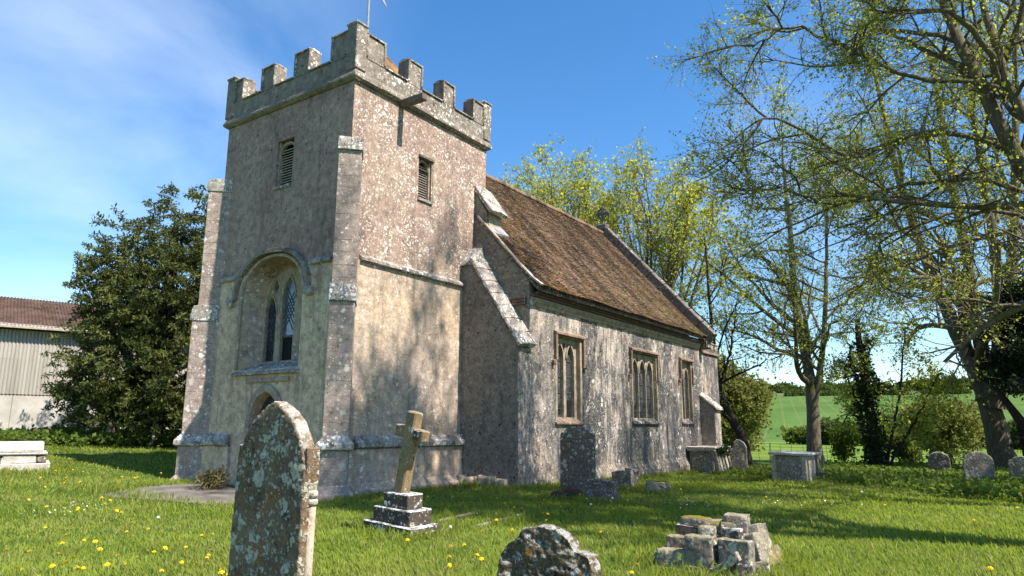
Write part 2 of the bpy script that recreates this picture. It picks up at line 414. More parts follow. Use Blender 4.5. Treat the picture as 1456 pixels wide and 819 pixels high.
M['yew'] = mat_leaf("yew_needles", (0.06, 0.08, 0.022), (0.18, 0.18, 0.045), (0.13, 0.15, 0.025), 0.22, 0.9)
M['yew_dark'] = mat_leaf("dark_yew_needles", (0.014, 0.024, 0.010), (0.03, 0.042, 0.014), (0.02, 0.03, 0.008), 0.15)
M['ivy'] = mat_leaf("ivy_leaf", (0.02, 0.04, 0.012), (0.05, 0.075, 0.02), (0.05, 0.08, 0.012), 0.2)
M['hedge'] = mat_leaf("hedge_leaf", (0.06, 0.095, 0.02), (0.12, 0.15, 0.035), (0.14, 0.18, 0.03), 0.3)
M['weed'] = mat_leaf("nettle_leaf", (0.085, 0.14, 0.022), (0.165, 0.22, 0.04), (0.24, 0.32, 0.035), 0.4, 2.5)
M['dry'] = mat_leaf("dry_twig_leaf", (0.20, 0.16, 0.07), (0.13, 0.12, 0.04), (0.15, 0.13, 0.03), 0.2, 6)
M['petal'] = mat_simple("dandelion_yellow", (0.80, 0.52, 0.01), (0.85, 0.60, 0.02), 40, bump=0)
M['stem'] = mat_simple("flower_stem", (0.12, 0.17, 0.04), (0.10, 0.13, 0.04), 20, bump=0)
M['white'] = mat_simple("white_petal", (0.80, 0.80, 0.76), (0.72, 0.72, 0.70), 40, bump=0)
M['clock'] = mat_simple("seed_fluff", (0.62, 0.62, 0.58), (0.5, 0.5, 0.47), 60, bump=0)
def mat_bark(name, a, b, moss):
    n = N(name, 0.95, 0.1)
    v = n.vec((6, 6, 1.2))
    f = n.noise(2.5, 6, 0.7, v=v)
    col = n.mix(n.step(f, 0.35, 0.68), a, b)
    col = n.mix(n.math('MULTIPLY', n.step(n.noise(1.6, 5, 0.65), 0.48, 0.66), moss), col, (0.10, 0.11, 0.03))
    return n.done(col, n.bump(f, 0.05, 0.9))
M['bark'] = mat_bark("lime_bark", (0.20, 0.165, 0.12), (0.095, 0.075, 0.055), 0.6)
M['bark_dark'] = mat_bark("dark_bark", (0.055, 0.043, 0.034), (0.03, 0.024, 0.02), 0.15)
M['bark_far'] = mat_bark("pale_bark", (0.17, 0.135, 0.095), (0.10, 0.075, 0.055), 0.5)
n = N("corrugated_cement", 0.9, 0.15)
st = n.noise(1.0, 6, 0.65, v=n.vec((2.6, 2.6, 0.22)))
col = n.mix(n.step(st, 0.4, 0.7), (0.42, 0.385, 0.335), (0.30, 0.265, 0.225))
col = n.mix(n.math('MULTIPLY', n.orand(), 0.35), col, (0.24, 0.21, 0.18))
M['sheet'] = n.done(col, n.bump(n.noise(20, 4), 0.01, 0.5))
n = N("concrete_block", 0.9, 0.15)
x = n.xyz()
col = n.mix(n.step(n.noise(1.4, 6, 0.65), 0.35, 0.68), (0.47, 0.43, 0.375), (0.37, 0.33, 0.28))
M['concrete'] = n.done(col, n.bump(n.noise(18, 4), 0.012, 0.5))
n = N("mossy_roof_sheet", 0.95, 0.1)
col = n.mix(n.step(n.noise(1.1, 6, 0.7), 0.38, 0.62), (0.075, 0.045, 0.035), (0.125, 0.08, 0.06))
col = n.mix(n.spots(3.4, 0.4, 0.4, 0.15, warp=0.2), col, (0.17, 0.135, 0.105))
col = n.mix(n.step(n.noise(3, 5, 0.7), 0.6, 0.72), col, (0.045, 0.028, 0.022))
M['sheetroof'] = n.done(col, n.bump(n.noise(10, 5, 0.7), 0.05, 0.8))

# ------------------------------------------------------------------ object helpers
def tag(o, label=None, cat=None, group=None, kind=None):
    if label: o['label'] = label
    if cat: o['category'] = cat
    if group: o['group'] = group
    if kind: o['kind'] = kind
    return o
def empty(name, loc=(0, 0, 0), rz=0.0, label=None, cat=None, group=None, tilt=None):
    o = bpy.data.objects.new(name, None)
    o.empty_display_size = 0.3
    o.location = loc
    o.rotation_euler = (tilt[0], tilt[1], rz) if tilt else (0, 0, rz)
    C.objects.link(o)
    return tag(o, label, cat, group)
def link(name, me, mat=None, parent=None):
    o = bpy.data.objects.new(name, me)
    if mat is not None and not me.materials: me.materials.append(M[mat] if isinstance(mat, str) else mat)
    C.objects.link(o)
    if parent: o.parent = parent
    return o
def np_mesh(name, V, F, smooth=False):
    """V (n,3) float, F (m,k) int with constant k, or list of such arrays"""
    if not isinstance(F, list): F = [F]
    me = bpy.data.meshes.new(name)
    V = np.asarray(V, np.float32)
    me.vertices.add(len(V)); me.vertices.foreach_set('co', V.ravel())
    tot = sum(f.size for f in F); npoly = sum(len(f) for f in F)
    me.loops.add(tot); me.polygons.add(npoly)
    me.loops.foreach_set('vertex_index', np.concatenate([f.ravel() for f in F]).astype(np.int32))
    sizes = np.concatenate([np.full(len(f), f.shape[1]) for f in F])
    starts = np.concatenate([[0], np.cumsum(sizes)[:-1]])
    me.polygons.foreach_set('loop_start', starts.astype(np.int32))
    if smooth: me.polygons.foreach_set('use_smooth', np.ones(npoly, bool))
    me.update(calc_edges=True)
    me.validate()
    return me
class MB:
    def __init__(s): s.V = []; s.F = []
    def add(s, vs, fs):
        b = len(s.V); s.V += [tuple(v) for v in vs]; s.F += [tuple(i + b for i in f) for f in fs]; return s
    def box(s, x0, x1, y0, y1, z0, z1):
        return s.add([(x0, y0, z0), (x1, y0, z0), (x1, y1, z0), (x0, y1, z0), (x0, y0, z1), (x1, y0, z1), (x1, y1, z1), (x0, y1, z1)],
                     [(3, 2, 1, 0), (4, 5, 6, 7), (0, 1, 5, 4), (1, 2, 6, 5), (2, 3, 7, 6), (3, 0, 4, 7)])
    def prism(s, poly, fn, d0, d1):
        """poly list of (u,v); fn(u,v,d)->xyz; capped"""
        k = len(poly)
        return s.add([fn(u, v, d0) for u, v in poly] + [fn(u, v, d1) for u, v in poly],
                     [tuple(range(k))[::-1], tuple(range(k, 2 * k))] + [(i, (i + 1) % k, k + (i + 1) % k, k + i) for i in range(k)])
    def tube(s, pts, rad, n=8, cap=True):
        pts = [Vector(p) for p in pts]
        rad = rad if isinstance(rad, (list, tuple)) else [rad] * len(pts)
        b = len(s.V); up = None
        for i, p in enumerate(pts):
            d = (pts[min(i + 1, len(pts) - 1)] - pts[max(i - 1, 0)]).normalized()
            if up is None: up = d.orthogonal().normalized()
            a = (up - d * up.dot(d)).normalized(); up = a; c = d.cross(a)
            for j in range(n):
                t = 2 * PI * j / n
                s.V.append(tuple(p + (a * math.cos(t) + c * math.sin(t)) * rad[i]))
        for i in range(len(pts) - 1):
            for j in range(n):
                s.F.append((b + i * n + j, b + i * n + (j + 1) % n, b + (i + 1) * n + (j + 1) % n, b + (i + 1) * n + j))
        if cap:
            s.F.append(tuple(b + j for j in range(n))[::-1]); e = b + (len(pts) - 1) * n
            s.F.append(tuple(e + j for j in range(n)))
        return s
    def mesh(s, name, bevel=0.0, jit=0.0, seed=0, smooth=False):
        me = bpy.data.meshes.new(name)
        me.from_pydata(s.V, [], s.F)
        bm = bmesh.new(); bm.from_mesh(me)
        bmesh.ops.recalc_face_normals(bm, faces=bm.faces)
        if bevel:
            es = [e for e in bm.edges if len(e.link_faces) == 2 and e.calc_face_angle(0) > 0.5]
            bmesh.ops.bevel(bm, geom=es, offset=bevel, segments=1, affect='EDGES', clamp_overlap=True)
        if jit:
            rg = random.Random(seed)
            for v in bm.verts: v.co += Vector((rg.uniform(-jit, jit), rg.uniform(-jit, jit), rg.uniform(-jit, jit)))
        bm.to_mesh(me); bm.free()
        if smooth: me.polygons.foreach_set('use_smooth', [True] * len(me.polygons))
        return me
    def build(s, name, mat, parent=None, **k):
        return link(name, s.mesh(name, **k), mat, parent)
def evaluated(o):
    dg = bpy.context.evaluated_depsgraph_get()
    me = bpy.data.meshes.new_from_object(o.evaluated_get(dg))
    old = o.data; o.modifiers.clear(); o.data = me; bpy.data.meshes.remove(old)
    return o
def cut(o, cutters):
    tmp = []
    for mb in cutters:
        t = link('cutter', mb.mesh('cutter')); tmp.append(t)
        m = o.modifiers.new('b', 'BOOLEAN'); m.operation = 'DIFFERENCE'; m.object = t; m.solver = 'EXACT'
    bpy.context.view_layer.update()
    evaluated(o)
    for t in tmp:
        me = t.data; bpy.data.objects.remove(t); bpy.data.meshes.remove(me)
    return o
def weather(o, voxel=0.02, amp=0.01, sc=6.0, amp2=0.0, sc2=25.0, seed=0):
    m = o.modifiers.new('r', 'REMESH'); m.mode = 'VOXEL'; m.voxel_size = voxel
    bpy.context.view_layer.update()
    evaluated(o)
    me = o.data
    off = Vector((seed * 7.3, seed * 3.1, 0))
    k = len(me.vertices)
    co = np.zeros(k * 3, np.float32); me.vertices.foreach_get('co', co)
    nr = np.zeros(k * 3, np.float32); me.vertex_normals.foreach_get('vector', nr)
    co = co.reshape(-1, 3)
    d = np.zeros(k, np.float32)
    for i in range(k):
        c = Vector(co[i])
        d[i] = mnoise.noise(c * sc + off) * amp
        if amp2: d[i] += (mnoise.noise(c * sc2 + off) + 0.5 * mnoise.noise(c * sc2 * 2.1 + off)) * amp2
    co += nr.reshape(-1, 3) * d[:, None]
    me.vertices.foreach_set('co', co.ravel())
    me.polygons.foreach_set('use_smooth', [True] * len(me.polygons))
    me.update()
    return o
X3 = lambda x0: (lambda u, v, d: (x0 + d, u, v))        # profile in the y-z plane, extruded along x
Y3 = lambda y0: (lambda u, v, d: (u, y0 + d, v))        # profile in the x-z plane, extruded along y
def arch(c, hw, z0, zs, za, k=7, pow_=1.0):
    """pointed-arch outline, counter-clockwise, starting at the lower left"""
    R = ((za - zs) ** 2 + hw * hw) / (2 * hw)
    pts = [(c - hw, z0), (c + hw, z0)]
    a1 = math.acos(max(-1, min(1, (R - hw) / R)))
    for i in range(k + 1):
        a = a1 * i / k
        pts.append((c + hw - R + R * math.cos(a), zs + R * math.sin(a)))
    for i in range(k - 1, -1, -1):
        a = a1 * i / k
        pts.append((c - hw + R - R * math.cos(a), zs + R * math.sin(a)))
    return pts
def ell(c, hw, z0, zs, za, k=12, p=2.2):
    """flattened (four-centred) arch outline"""
    pts = [(c - hw, z0), (c + hw, z0)]
    for i in range(2 * k + 1):
        t = PI * i / (2 * k)
        cx, sx = math.cos(t), math.sin(t)
        pts.append((c + hw * math.copysign(abs(cx) ** (2 / p), cx), zs + (za - zs) * abs(sx) ** (2 / p)))
    return pts
def ring(outer, inner, fn, d0, d1):
    k = len(outer)
    V = [fn(u, v, d0) for u, v in outer] + [fn(u, v, d0) for u, v in inner] + [fn(u, v, d1) for u, v in outer] + [fn(u, v, d1) for u, v in inner]
    F = []
    for i in range(k - 1):
        j = i + 1
        F += [(i, j, k + j, k + i), (2 * k + j, 2 * k + i, 3 * k + i, 3 * k + j), (i, 2 * k + i, 2 * k + j, j), (k + j, 3 * k + j, 3 * k + i, k + i)]
    F += [(0, k, 3 * k, 2 * k), (k - 1, 2 * k + k - 1, 3 * k + k - 1, k + k - 1)]
    return V, F

def ss(a, b, x):
    t = np.clip((x - a) / (b - a), 0, 1); return t * t * (3 - 2 * t)
def H(x, y):
    x = np.asarray(x, float); y = np.asarray(y, float)
    n_ = 0.052 * np.clip(y - 2, 0, 26) * (1 - ss(30, 60, x))
    e = -0.018 * np.clip(x - 4, 0, 24) * (1 - ss(4, 14, y)) - 0.43 * ss(4, 14, y) * ss(30, 60, x)
    return n_ + e + 22 * ss(100, 450, .99 * x + .14 * y)
def hz(x, y): return float(H(x, y))

# ------------------------------------------------------------------ ground, paving
def axis(lo, hi, step, far, k):
    a = list(np.arange(lo, hi + 1e-6, step)); s = step; p = hi
    while p < far: s *= k; p += s; a.append(p)
    s = step; p = lo
    while p > -far: s *= k; p -= s; a.insert(0, p)
    return np.array(a)
ax = axis(-30, 45, 0.75, 2200, 1.09); ay = axis(-35, 45, 0.75, 2200, 1.09)
gx, gy = np.meshgrid(ax, ay, indexing='ij')
rngG = np.random.default_rng(3)
gz = H(gx, gy) + rngG.normal(0, 0.006, gx.shape)
na, nb = gx.shape
idx = np.arange(na * nb).reshape(na, nb)
F = np.stack([idx[:-1, :-1], idx[1:, :-1], idx[1:, 1:], idx[:-1, 1:]], -1).reshape(-1, 4)
tag(link('ground', np_mesh('ground', np.stack([gx, gy, gz], -1).reshape(-1, 3), F, True), 'ground'), kind='structure')
# grey slab path at the tower door
mb = MB()
pp = [(-3.4, 3.6), (-2.9, 2.6), (-2.5, 0.7), (-1.3, 0.3), (-0.45, 0.6), (-0.35, 4.3), (-1.3, 4.6), (-2.6, 4.15)]
mb.prism(pp, lambda u, v, d: (u, v, hz(u, v) + d), -0.1, 0.03)
pth = mb.build('path', 'slab', bevel=0.01); tag(pth, kind='structure')
# bare soil along the wall foot
mb = MB()
pp = [(0.6, -0.25), (1.6, -0.55), (2.8, -0.75), (3.9, -0.95), (4.4, -0.6), (4.4, -0.05), (0.6, -0.1)]
mb.prism(pp, lambda u, v, d: (u, v, hz(u, v) + d), -0.1, 0.05)
tag(weather(mb.build('soil_strip', 'soil'), 0.06, 0.05, 5, 0.02, 18), kind='structure')

# ------------------------------------------------------------------ church
church = empty('church', (0, 0, 0), 0, 'old stone parish church with battlemented tower and brown tiled nave roof', 'church')
W_, L_ = 5.38, 5.6
# tower stages
lo = MB().box(-0.04, L_ + .04, -0.04, W_ + .04, -0.6, 5.62).build('tower_wall', 'tower_low', church)
WC = 2.75
def rec_deep():
    return MB().prism([(WC + (a - WC) * .95, b) for a, b in ell(WC, 1.10, 3.24, 4.72, 5.84)], X3(0), .45, 1.0)
def rec_prism():
    outer = ell(WC, 1.26, 3.02, 4.78, 6.02); inner = ell(WC, 1.10, 3.20, 4.72, 5.90)
    k = len(outer)
    fo = lambda u, v, d: (d, u, v)
    return MB().add([fo(u, v, -0.3) for u, v in [(WC + (a - WC) * 1.065, 3.02 - .09 + (b - 3.02) * 1.045) for a, b in outer]] + [fo(u, v, 0.58) for u, v in inner],
                    [tuple(range(k)), tuple(range(k, 2 * k))[::-1]] + [((i + 1) % k, i, k + i, k + (i + 1) % k) for i in range(k)])
door_cut = MB().prism(arch(2.63, 0.56, -0.7, 1.75, 2.42), X3(0), -0.3, 0.30)
cut(lo, [rec_prism(), rec_deep(), door_cut])
up = MB().box(0, L_, 0, W_, 5.625, 10.32).build('tower_wall', 'tower_top', church)
lv_s = MB().box(2.48, 3.02, -0.3, 0.32, 7.82, 9.02)
lv_w = MB().box(-0.3, 0.32, 2.28, 2.98, 7.95, 9.28)
cut(up, [rec_prism(), rec_deep(), lv_s, lv_w])
# plinth courses
MB().box(-0.14, L_ + .14, -0.14, 1.25, -0.6, 1.06).build('plinth', 'tower_low', church, bevel=0.01)
MB().box(-0.14, L_ + .14, 3.95, W_ + .14, -0.6, 1.06).build('plinth', 'tower_low', church, bevel=0.01)
MB().box(1.0, L_ + .14, -0.137, W_ + .13, -0.6, 1.055).build('plinth', 'tower_low', church)
ftp = [(-0.30, -0.6), (-0.30, 0.12), (-0.14, 0.3), (0.2, 0.3), (0.2, -0.6)]
MB().prism(ftp, lambda u, v, d: (d, u, v), 0.35, 4.45).build('plinth_foot', 'tower_low', church)
def string_prof(p, z, h, s=1): return [(-0.01, z), (p, z + 0.05), (p, z + h * 0.55), (-0.01, z + h)]
# plinth moulding, south face in lengths of stone
def string_s(name, mat, x0, x1, y, z, p, h, n, church=church):
    cuts = np.linspace(x0, x1, n + 1)
    for i in range(n):
        mb = MB().prism([(-q, v) for q, v in string_prof(p, z, h)], lambda u, v, d: (d, y + u, v), cuts[i] + .004, cuts[i + 1] - .004)
        mb.build(name, mat, church, bevel=0.012, jit=0.006, seed=i)
def string_w(name, mat, y0, y1, x, z, p, h, n):
    cuts = np.linspace(y0, y1, n + 1)
    for i in range(n):
        mb = MB().prism([(-q, v) for q, v in string_prof(p, z, h)], lambda u, v, d: (x + u, d, v), cuts[i] + .004, cuts[i + 1] - .004)
        mb.build(name, mat, church, bevel=0.012, jit=0.006, seed=i + 50)
string_s('plinth_moulding', 'coping', 0.45, 4.52, -0.13, 1.05, 0.12, 0.34, 6)
string_w('plinth_moulding', 'coping', 3.97, 5.0, -0.13, 1.05, 0.12, 0.34, 2)
string_s('string_course', 'coping', 0.42, 4.56, -0.0, 5.56, 0.14, 0.24, 8)
string_w('string_course', 'coping', 0.42, 1.22, -0.0, 5.52, 0.14, 0.22, 2)
string_w('string_course', 'coping', 4.3, 5.0, -0.0, 5.48, 0.14, 0.22, 1)
# parapet string and walls
def loop_string(z, p, h, mat):
    for (a, b) in (((-p, -p), (L_ + p, -p)), ((-p, W_ + p), (-p, -p)), ((L_ + p, -p), (L_ + p, W_ + p)), ((L_ + p, W_ + p), (-p, W_ + p))):
        d = Vector((b[0] - a[0], b[1] - a[1], 0)); ln = d.length; d.normalize(); nn = Vector((d.y, -d.x, 0))
        k = 6
        for i in range(k):
            t0 = ln * i / k; t1 = ln * (i + 1) / k
            prof = [(-p - .05, 0.0), (-0.09, 0.0), (0, 0.07), (0, h * .5), (-0.07, h), (-p - .05, h)]
            e0 = (0 if i else 0); 
            mb = MB()
            def fn(u, v, t, a=a, d=d, nn=nn):
                # mitre the ends
                tt = t
                if t <= 1e-6: tt = -u
                if t >= ln - 1e-6: tt = ln + u
                return Vector((a[0], a[1], z)) + d * tt + nn * u + Vector((0, 0, v))
            mb.prism(prof, fn, t0 if i == 0 else t0 + .003, t1 if i == k - 1 else t1 - .003)
            mb.build('parapet_string', mat, church, bevel=0.01, jit=0.004, seed=i)
loop_string(10.26, 0.135, 0.28, 'parapet')
PT = 0.34; pz0, pz1, pz2 = 10.5, 10.98, 11.66
for (x0, x1, y0, y1) in ((-.07, L_ + .07, -.07, -.07 + PT), (-.07, L_ + .07, W_ + .07 - PT, W_ + .07), (-.07, -.07 + PT, -.07 + PT, W_ + .07 - PT), (L_ + .07 - PT, L_ + .07, -.07 + PT, W_ + .07 - PT)):
    MB().box(x0, x1, y0, y1, pz0, pz1).build('parapet_wall', 'parapet', church, bevel=0.012)
def merlon(x0, x1, y0, y1, axis_):
    m = MB().box(x0, x1, y0, y1, pz1 - .004, pz2).build('merlon', 'parapet', church, bevel=0.02, jit=0.008, seed=int(x0 * 100 + y0 * 37))
    o = 0.045
    if axis_ == 'x': cp = MB().prism([(y0 - o, pz2 + .0), (y0 - o, pz2 + .05), ((y0 + y1) / 2, pz2 + .085), (y1 + o, pz2 + .05), (y1 + o, pz2)], lambda u, v, d: (d, u, v), x0 - .012, x1 + .012)
    else: cp = MB().prism([(x0 - o, pz2 + .0), (x0 - o, pz2 + .05), ((x0 + x1) / 2, pz2 + .085), (x1 + o, pz2 + .05), (x1 + o, pz2)], lambda u, v, d: (u, d, v), y0 - .012, y1 + .012)
    cp.build('merlon_coping', 'coping', m, bevel=0.01, jit=0.006, seed=5)
    w = .075
    for k in (0, 1):
        if axis_ == 'x':
            a = x0 - .012 if k == 0 else x1 - w + .012
            MB().box(a, a + w, y0 - .04, y1 + .04, pz1 + .052, pz2 - .002).build('edge_moulding', 'parapet', m, bevel=.012, jit=.004)
        else:
            a = y0 - .012 if k == 0 else y1 - w + .012
            MB().box(x0 - .04, x1 + .04, a, a + w, pz1 + .052, pz2 - .002).build('edge_moulding', 'parapet', m, bevel=.012, jit=.004)
def crenel_sill(x0, x1, y0, y1):
    MB().box(x0, x1, y0, y1, pz1 + .002, pz1 + .05).build('crenel_sill', 'parapet', church, bevel=0.012, jit=0.004, seed=2)
sx = [(0.26, 0.95), (1.84, 2.42), (3.34, 3.88), (4.78, 5.36)]
for yy in (-.07, W_ + .07 - PT):
    for a, b in sx: merlon(a, b, yy, yy + PT, 'x')
    for i in range(3): crenel_sill(sx[i][1] + .015, sx[i + 1][0] - .015, yy - .045, yy + PT + .04)
sy = [(0.27, 0.87), (1.76, 2.37), (3.25, 3.83), (4.70, 5.12)]
for xx in (-.07, L_ + .07 - PT):
    for a, b in sy: merlon(xx, xx + PT, a, b, 'y')
    for i in range(3): crenel_sill(xx - .045, xx + PT + .04, sy[i][1] + .015, sy[i + 1][0] - .015)
for (cx, cy) in ((-.11, -.11), (-.11, W_ + .11 - .37), (L_ + .11 - .37, -.11), (L_ + .11 - .37, W_ + .11 - .37)):
    m = MB().box(cx, cx + .37, cy, cy + .37, pz0 + .05, pz2 + .12).build('corner_merlon', 'parapet', church, bevel=0.02, jit=0.006)
    MB().prism([(cx - .03, cy - .03), (cx + .40, cy - .03), (cx + .40, cy + .40), (cx - .03, cy + .40)], lambda u, v, d: (u, v, pz2 + .12 + d), 0.002, 0.09).build('merlon_coping', 'coping', m, bevel=0.03)
# low tiled cap, pole and vane
cap = MB().add([(1.0, 0.9, 11.0), (4.6, 0.9, 11.0), (4.6, 4.5, 11.0), (1.0, 4.5, 11.0), (2.8, 2.7, 13.98)], [(0, 1, 4), (1, 2, 4), (2, 3, 4), (3, 0, 4), (3, 2, 1, 0)]).build('tower_roof', 'tile', church)
MB().tube([(2.8, 2.7, 13.05), (2.8, 2.7, 16.2)], [0.045, 0.03], 8).build('vane_pole', 'leadflash', church)
vane = MB().prism([(2.2, 15.50), (2.55, 15.62), (3.25, 15.52), (3.28, 15.44), (3.62, 15.24), (3.36, 15.60), (3.2, 15.62), (2.6, 15.72)], Y3(2.69), 0.0, 0.02).build('weather_vane', 'leadflash', church)
# water spout
MB().box(1.60, 1.80, -0.86, 0.1, 10.18, 10.36).build('water_spout', 'wood', church, bevel=0.012)
# louvred openings
def louvre(parent, cx0, cx1, z0, z1, face):
    fr = empty('louvre_window'); fr.parent = parent
    n_ = 15; dz = (z1 + .12 - z0) / n_
    for i in range(n_):
        z = z0 + dz * (i + .5)
        prof = [(0.02, -.05), (0.03, -.065), (0.17, .04), (0.16, .055)]
        if face == 's': mb = MB().prism([(u, z + v) for u, v in prof], lambda u, v, d: (d, u + .1, v), cx0, cx1)
        else: mb = MB().prism([(u, z + v) for u, v in prof], lambda u, v, d: (u + .1, d, v), cx0, cx1)
        mb.build('slat', 'slat', fr)
    zz = z1 - .02
    if face == 's':
        MB().box(cx0 - .02, cx1 + .02, .29, .315, z0, z1 + .3).build('backing', 'void', fr)
        for a, b in ((cx0 - .05, cx0), (cx1, cx1 + .05)): MB().box(a, b, .06, .28, z0, z1 + .28).build('jamb', 'dressed', fr, bevel=.01)
        V, F_ = ring(arch((cx0 + cx1) / 2, (cx1 - cx0) / 2 + .04, z1 - .1, z1 - .05, z1 + .24), arch((cx0 + cx1) / 2, (cx1 - cx0) / 2 - .01, z1 - .1, z1 - .06, z1 + .17), Y3(0.08), 0, .08)
        MB().add(V, F_).build('arched_head', 'dressed', fr)
        MB().box(cx0 - .08, cx1 + .1, -.05, .3, z0 - .1, z0 - .01).build('sill', 'coping', fr, bevel=.015)
        MB().box(cx0 - .08, cx1 + .12, -.06, .02, z1 + .23, z1 + .31).build('hood', 'darkcoping', fr, bevel=.01)
        MB().box(cx1 + .09, cx1 + .16, -.025, .02, z0, z1 + .22).build('surround', 'dressed', fr, bevel=.01)
    else:
        MB().box(.29, .315, cx0 - .02, cx1 + .02, z0, z1 + .3).build('backing', 'void', fr)
        for a, b in ((cx0 - .05, cx0), (cx1, cx1 + .05)): MB().box(.06, .28, a, b, z0, z1 + .28).build('jamb', 'dressed', fr, bevel=.01)
        V, F_ = ring(arch((cx0 + cx1) / 2, (cx1 - cx0) / 2 + .04, z1 - .1, z1 - .05, z1 + .24), arch((cx0 + cx1) / 2, (cx1 - cx0) / 2 - .01, z1 - .1, z1 - .06, z1 + .17), X3(0.08), 0, .08)
        MB().add(V, F_).build('arched_head', 'dressed', fr)
        MB().box(-.05, .3, cx0 - .08, cx1 + .1, z0 - .1, z0 - .01).build('sill', 'coping', fr, bevel=.015)
    return fr
louvre(church, 2.53, 2.97, 7.84, 8.78, 's')
louvre(church, 2.34, 2.92, 7.97, 9.0, 'w')
# great west window in its splayed recess
ww = empty('tower_window'); ww.parent = church
plate = MB().box(.594, .73, WC - 1.2, WC + 1.2, 3.1, 5.95).build('tracery', 'dressed', ww)
LT = [(3.33, 3.74, 4.66, 5.06, 'glass'), (2.57, 3.05, 5.0, 5.56, 'glass_pale'), (1.80, 2.24, 4.66, 5.06, 'glass')]
cut(plate, [MB().prism(arch((a + b) / 2, (b - a) / 2, 3.30, zs_, za_), X3(.4), 0, .6) for a, b, zs_, za_, mt in LT] +
    [MB().prism([(c_, 5.16), (c_ + .12, 5.34), (c_, 5.56), (c_ - .12, 5.34)], X3(.4), 0, .6) for c_ in (3.40, 2.16)])
for (a, b, zs_, za, mt) in LT:
    lo_ = 3.96 if mt == 'glass_pale' else 3.25
    MB().box(.66, .67, a - .02, b + .02, lo_, za + .02).build('pane', mt, ww)
    V, F_ = ring(arch((a + b) / 2, (b - a) / 2 + .06, 3.3, zs_, za + .08)[1:], arch((a + b) / 2, (b - a) / 2 + .004, 3.3, zs_, za + .006)[1:], X3(.555), 0, .05)
    MB().add(V, F_).build('light_moulding', 'dressed', ww, bevel=.012)
    mb = MB()
    for k in range(-14, 34):
        for sg in (1, -1):
            z = 3.3 + k * 0.17; p0 = (.652, a, z); p1 = (.652, b, z + sg * (b - a) * 1.5)
            if lo_ < min(p0[2], p1[2]) and max(p0[2], p1[2]) < za - .1: mb.tube([p0, p1], 0.010, 4)
    mb.build('leading', 'lead', ww)
MB().box(.92, .95, 1.6, 3.9, 3.2, 5.9).build('backing', 'void', ww)
MB().box(.66, .67, 2.57, 3.05, 3.25, 3.93).build('pane', 'void', ww)
MB().box(.62, .68, 2.565, 3.055, 3.91, 3.97).build('casement_bar', 'lead', ww)
V, F_ = ring(ell(WC, 1.58, 4.95, 4.96, 6.2)[1:], ell(WC, 1.45, 4.95, 4.96, 6.09)[1:], X3(0), -.15, .0)
MB().add(V[:], F_).build('hood_mould', 'parapet', ww, bevel=.012, jit=.014)
V, F_ = ring(ell(WC, 1.36, 3.05, 4.85, 6.06)[1:], ell(WC, 1.25, 3.05, 4.85, 5.98)[1:], X3(0), -.06, .02)
MB().add(V, F_).build('arch_moulding', 'dressed', ww, bevel=.015)
for y in (1.15, 4.38):
    MB().box(-.2, .0, y - .12, y + .12, 4.78, 5.0).build('label_stop', 'coping', ww, bevel=.04)
MB().prism([(-.16, 2.88), (-.16, 2.94), (.59, 3.26), (.59, 2.88)], lambda u, v, d: (u, d, v), 1.42, 4.06).build('sill', 'coping', ww, bevel=.015, jit=.006)
# west door
dr = empty('tower_door'); dr.parent = church
for i in range(6):
    y0 = 2.63 - .56 + i * .187
    MB().box(.2, .26 + (i % 2) * .006, y0 + .004, y0 + .183, -.3, 2.42).build('plank', 'door', dr, bevel=.006)
V, F_ = ring(arch(2.63, .74, 0, 1.78, 2.66), arch(2.63, .57, 0, 1.75, 2.43), X3(-.03), -.07, .06)
MB().add(V, F_).build('door_moulding', 'dressed', dr, bevel=.02)
MB().prism([(1.75, 2.68), (3.5, 2.68), (3.5, 2.80), (1.75, 2.80)], X3(-.04), -.05, .03).build('door_label', 'dressed', dr, bevel=.01)
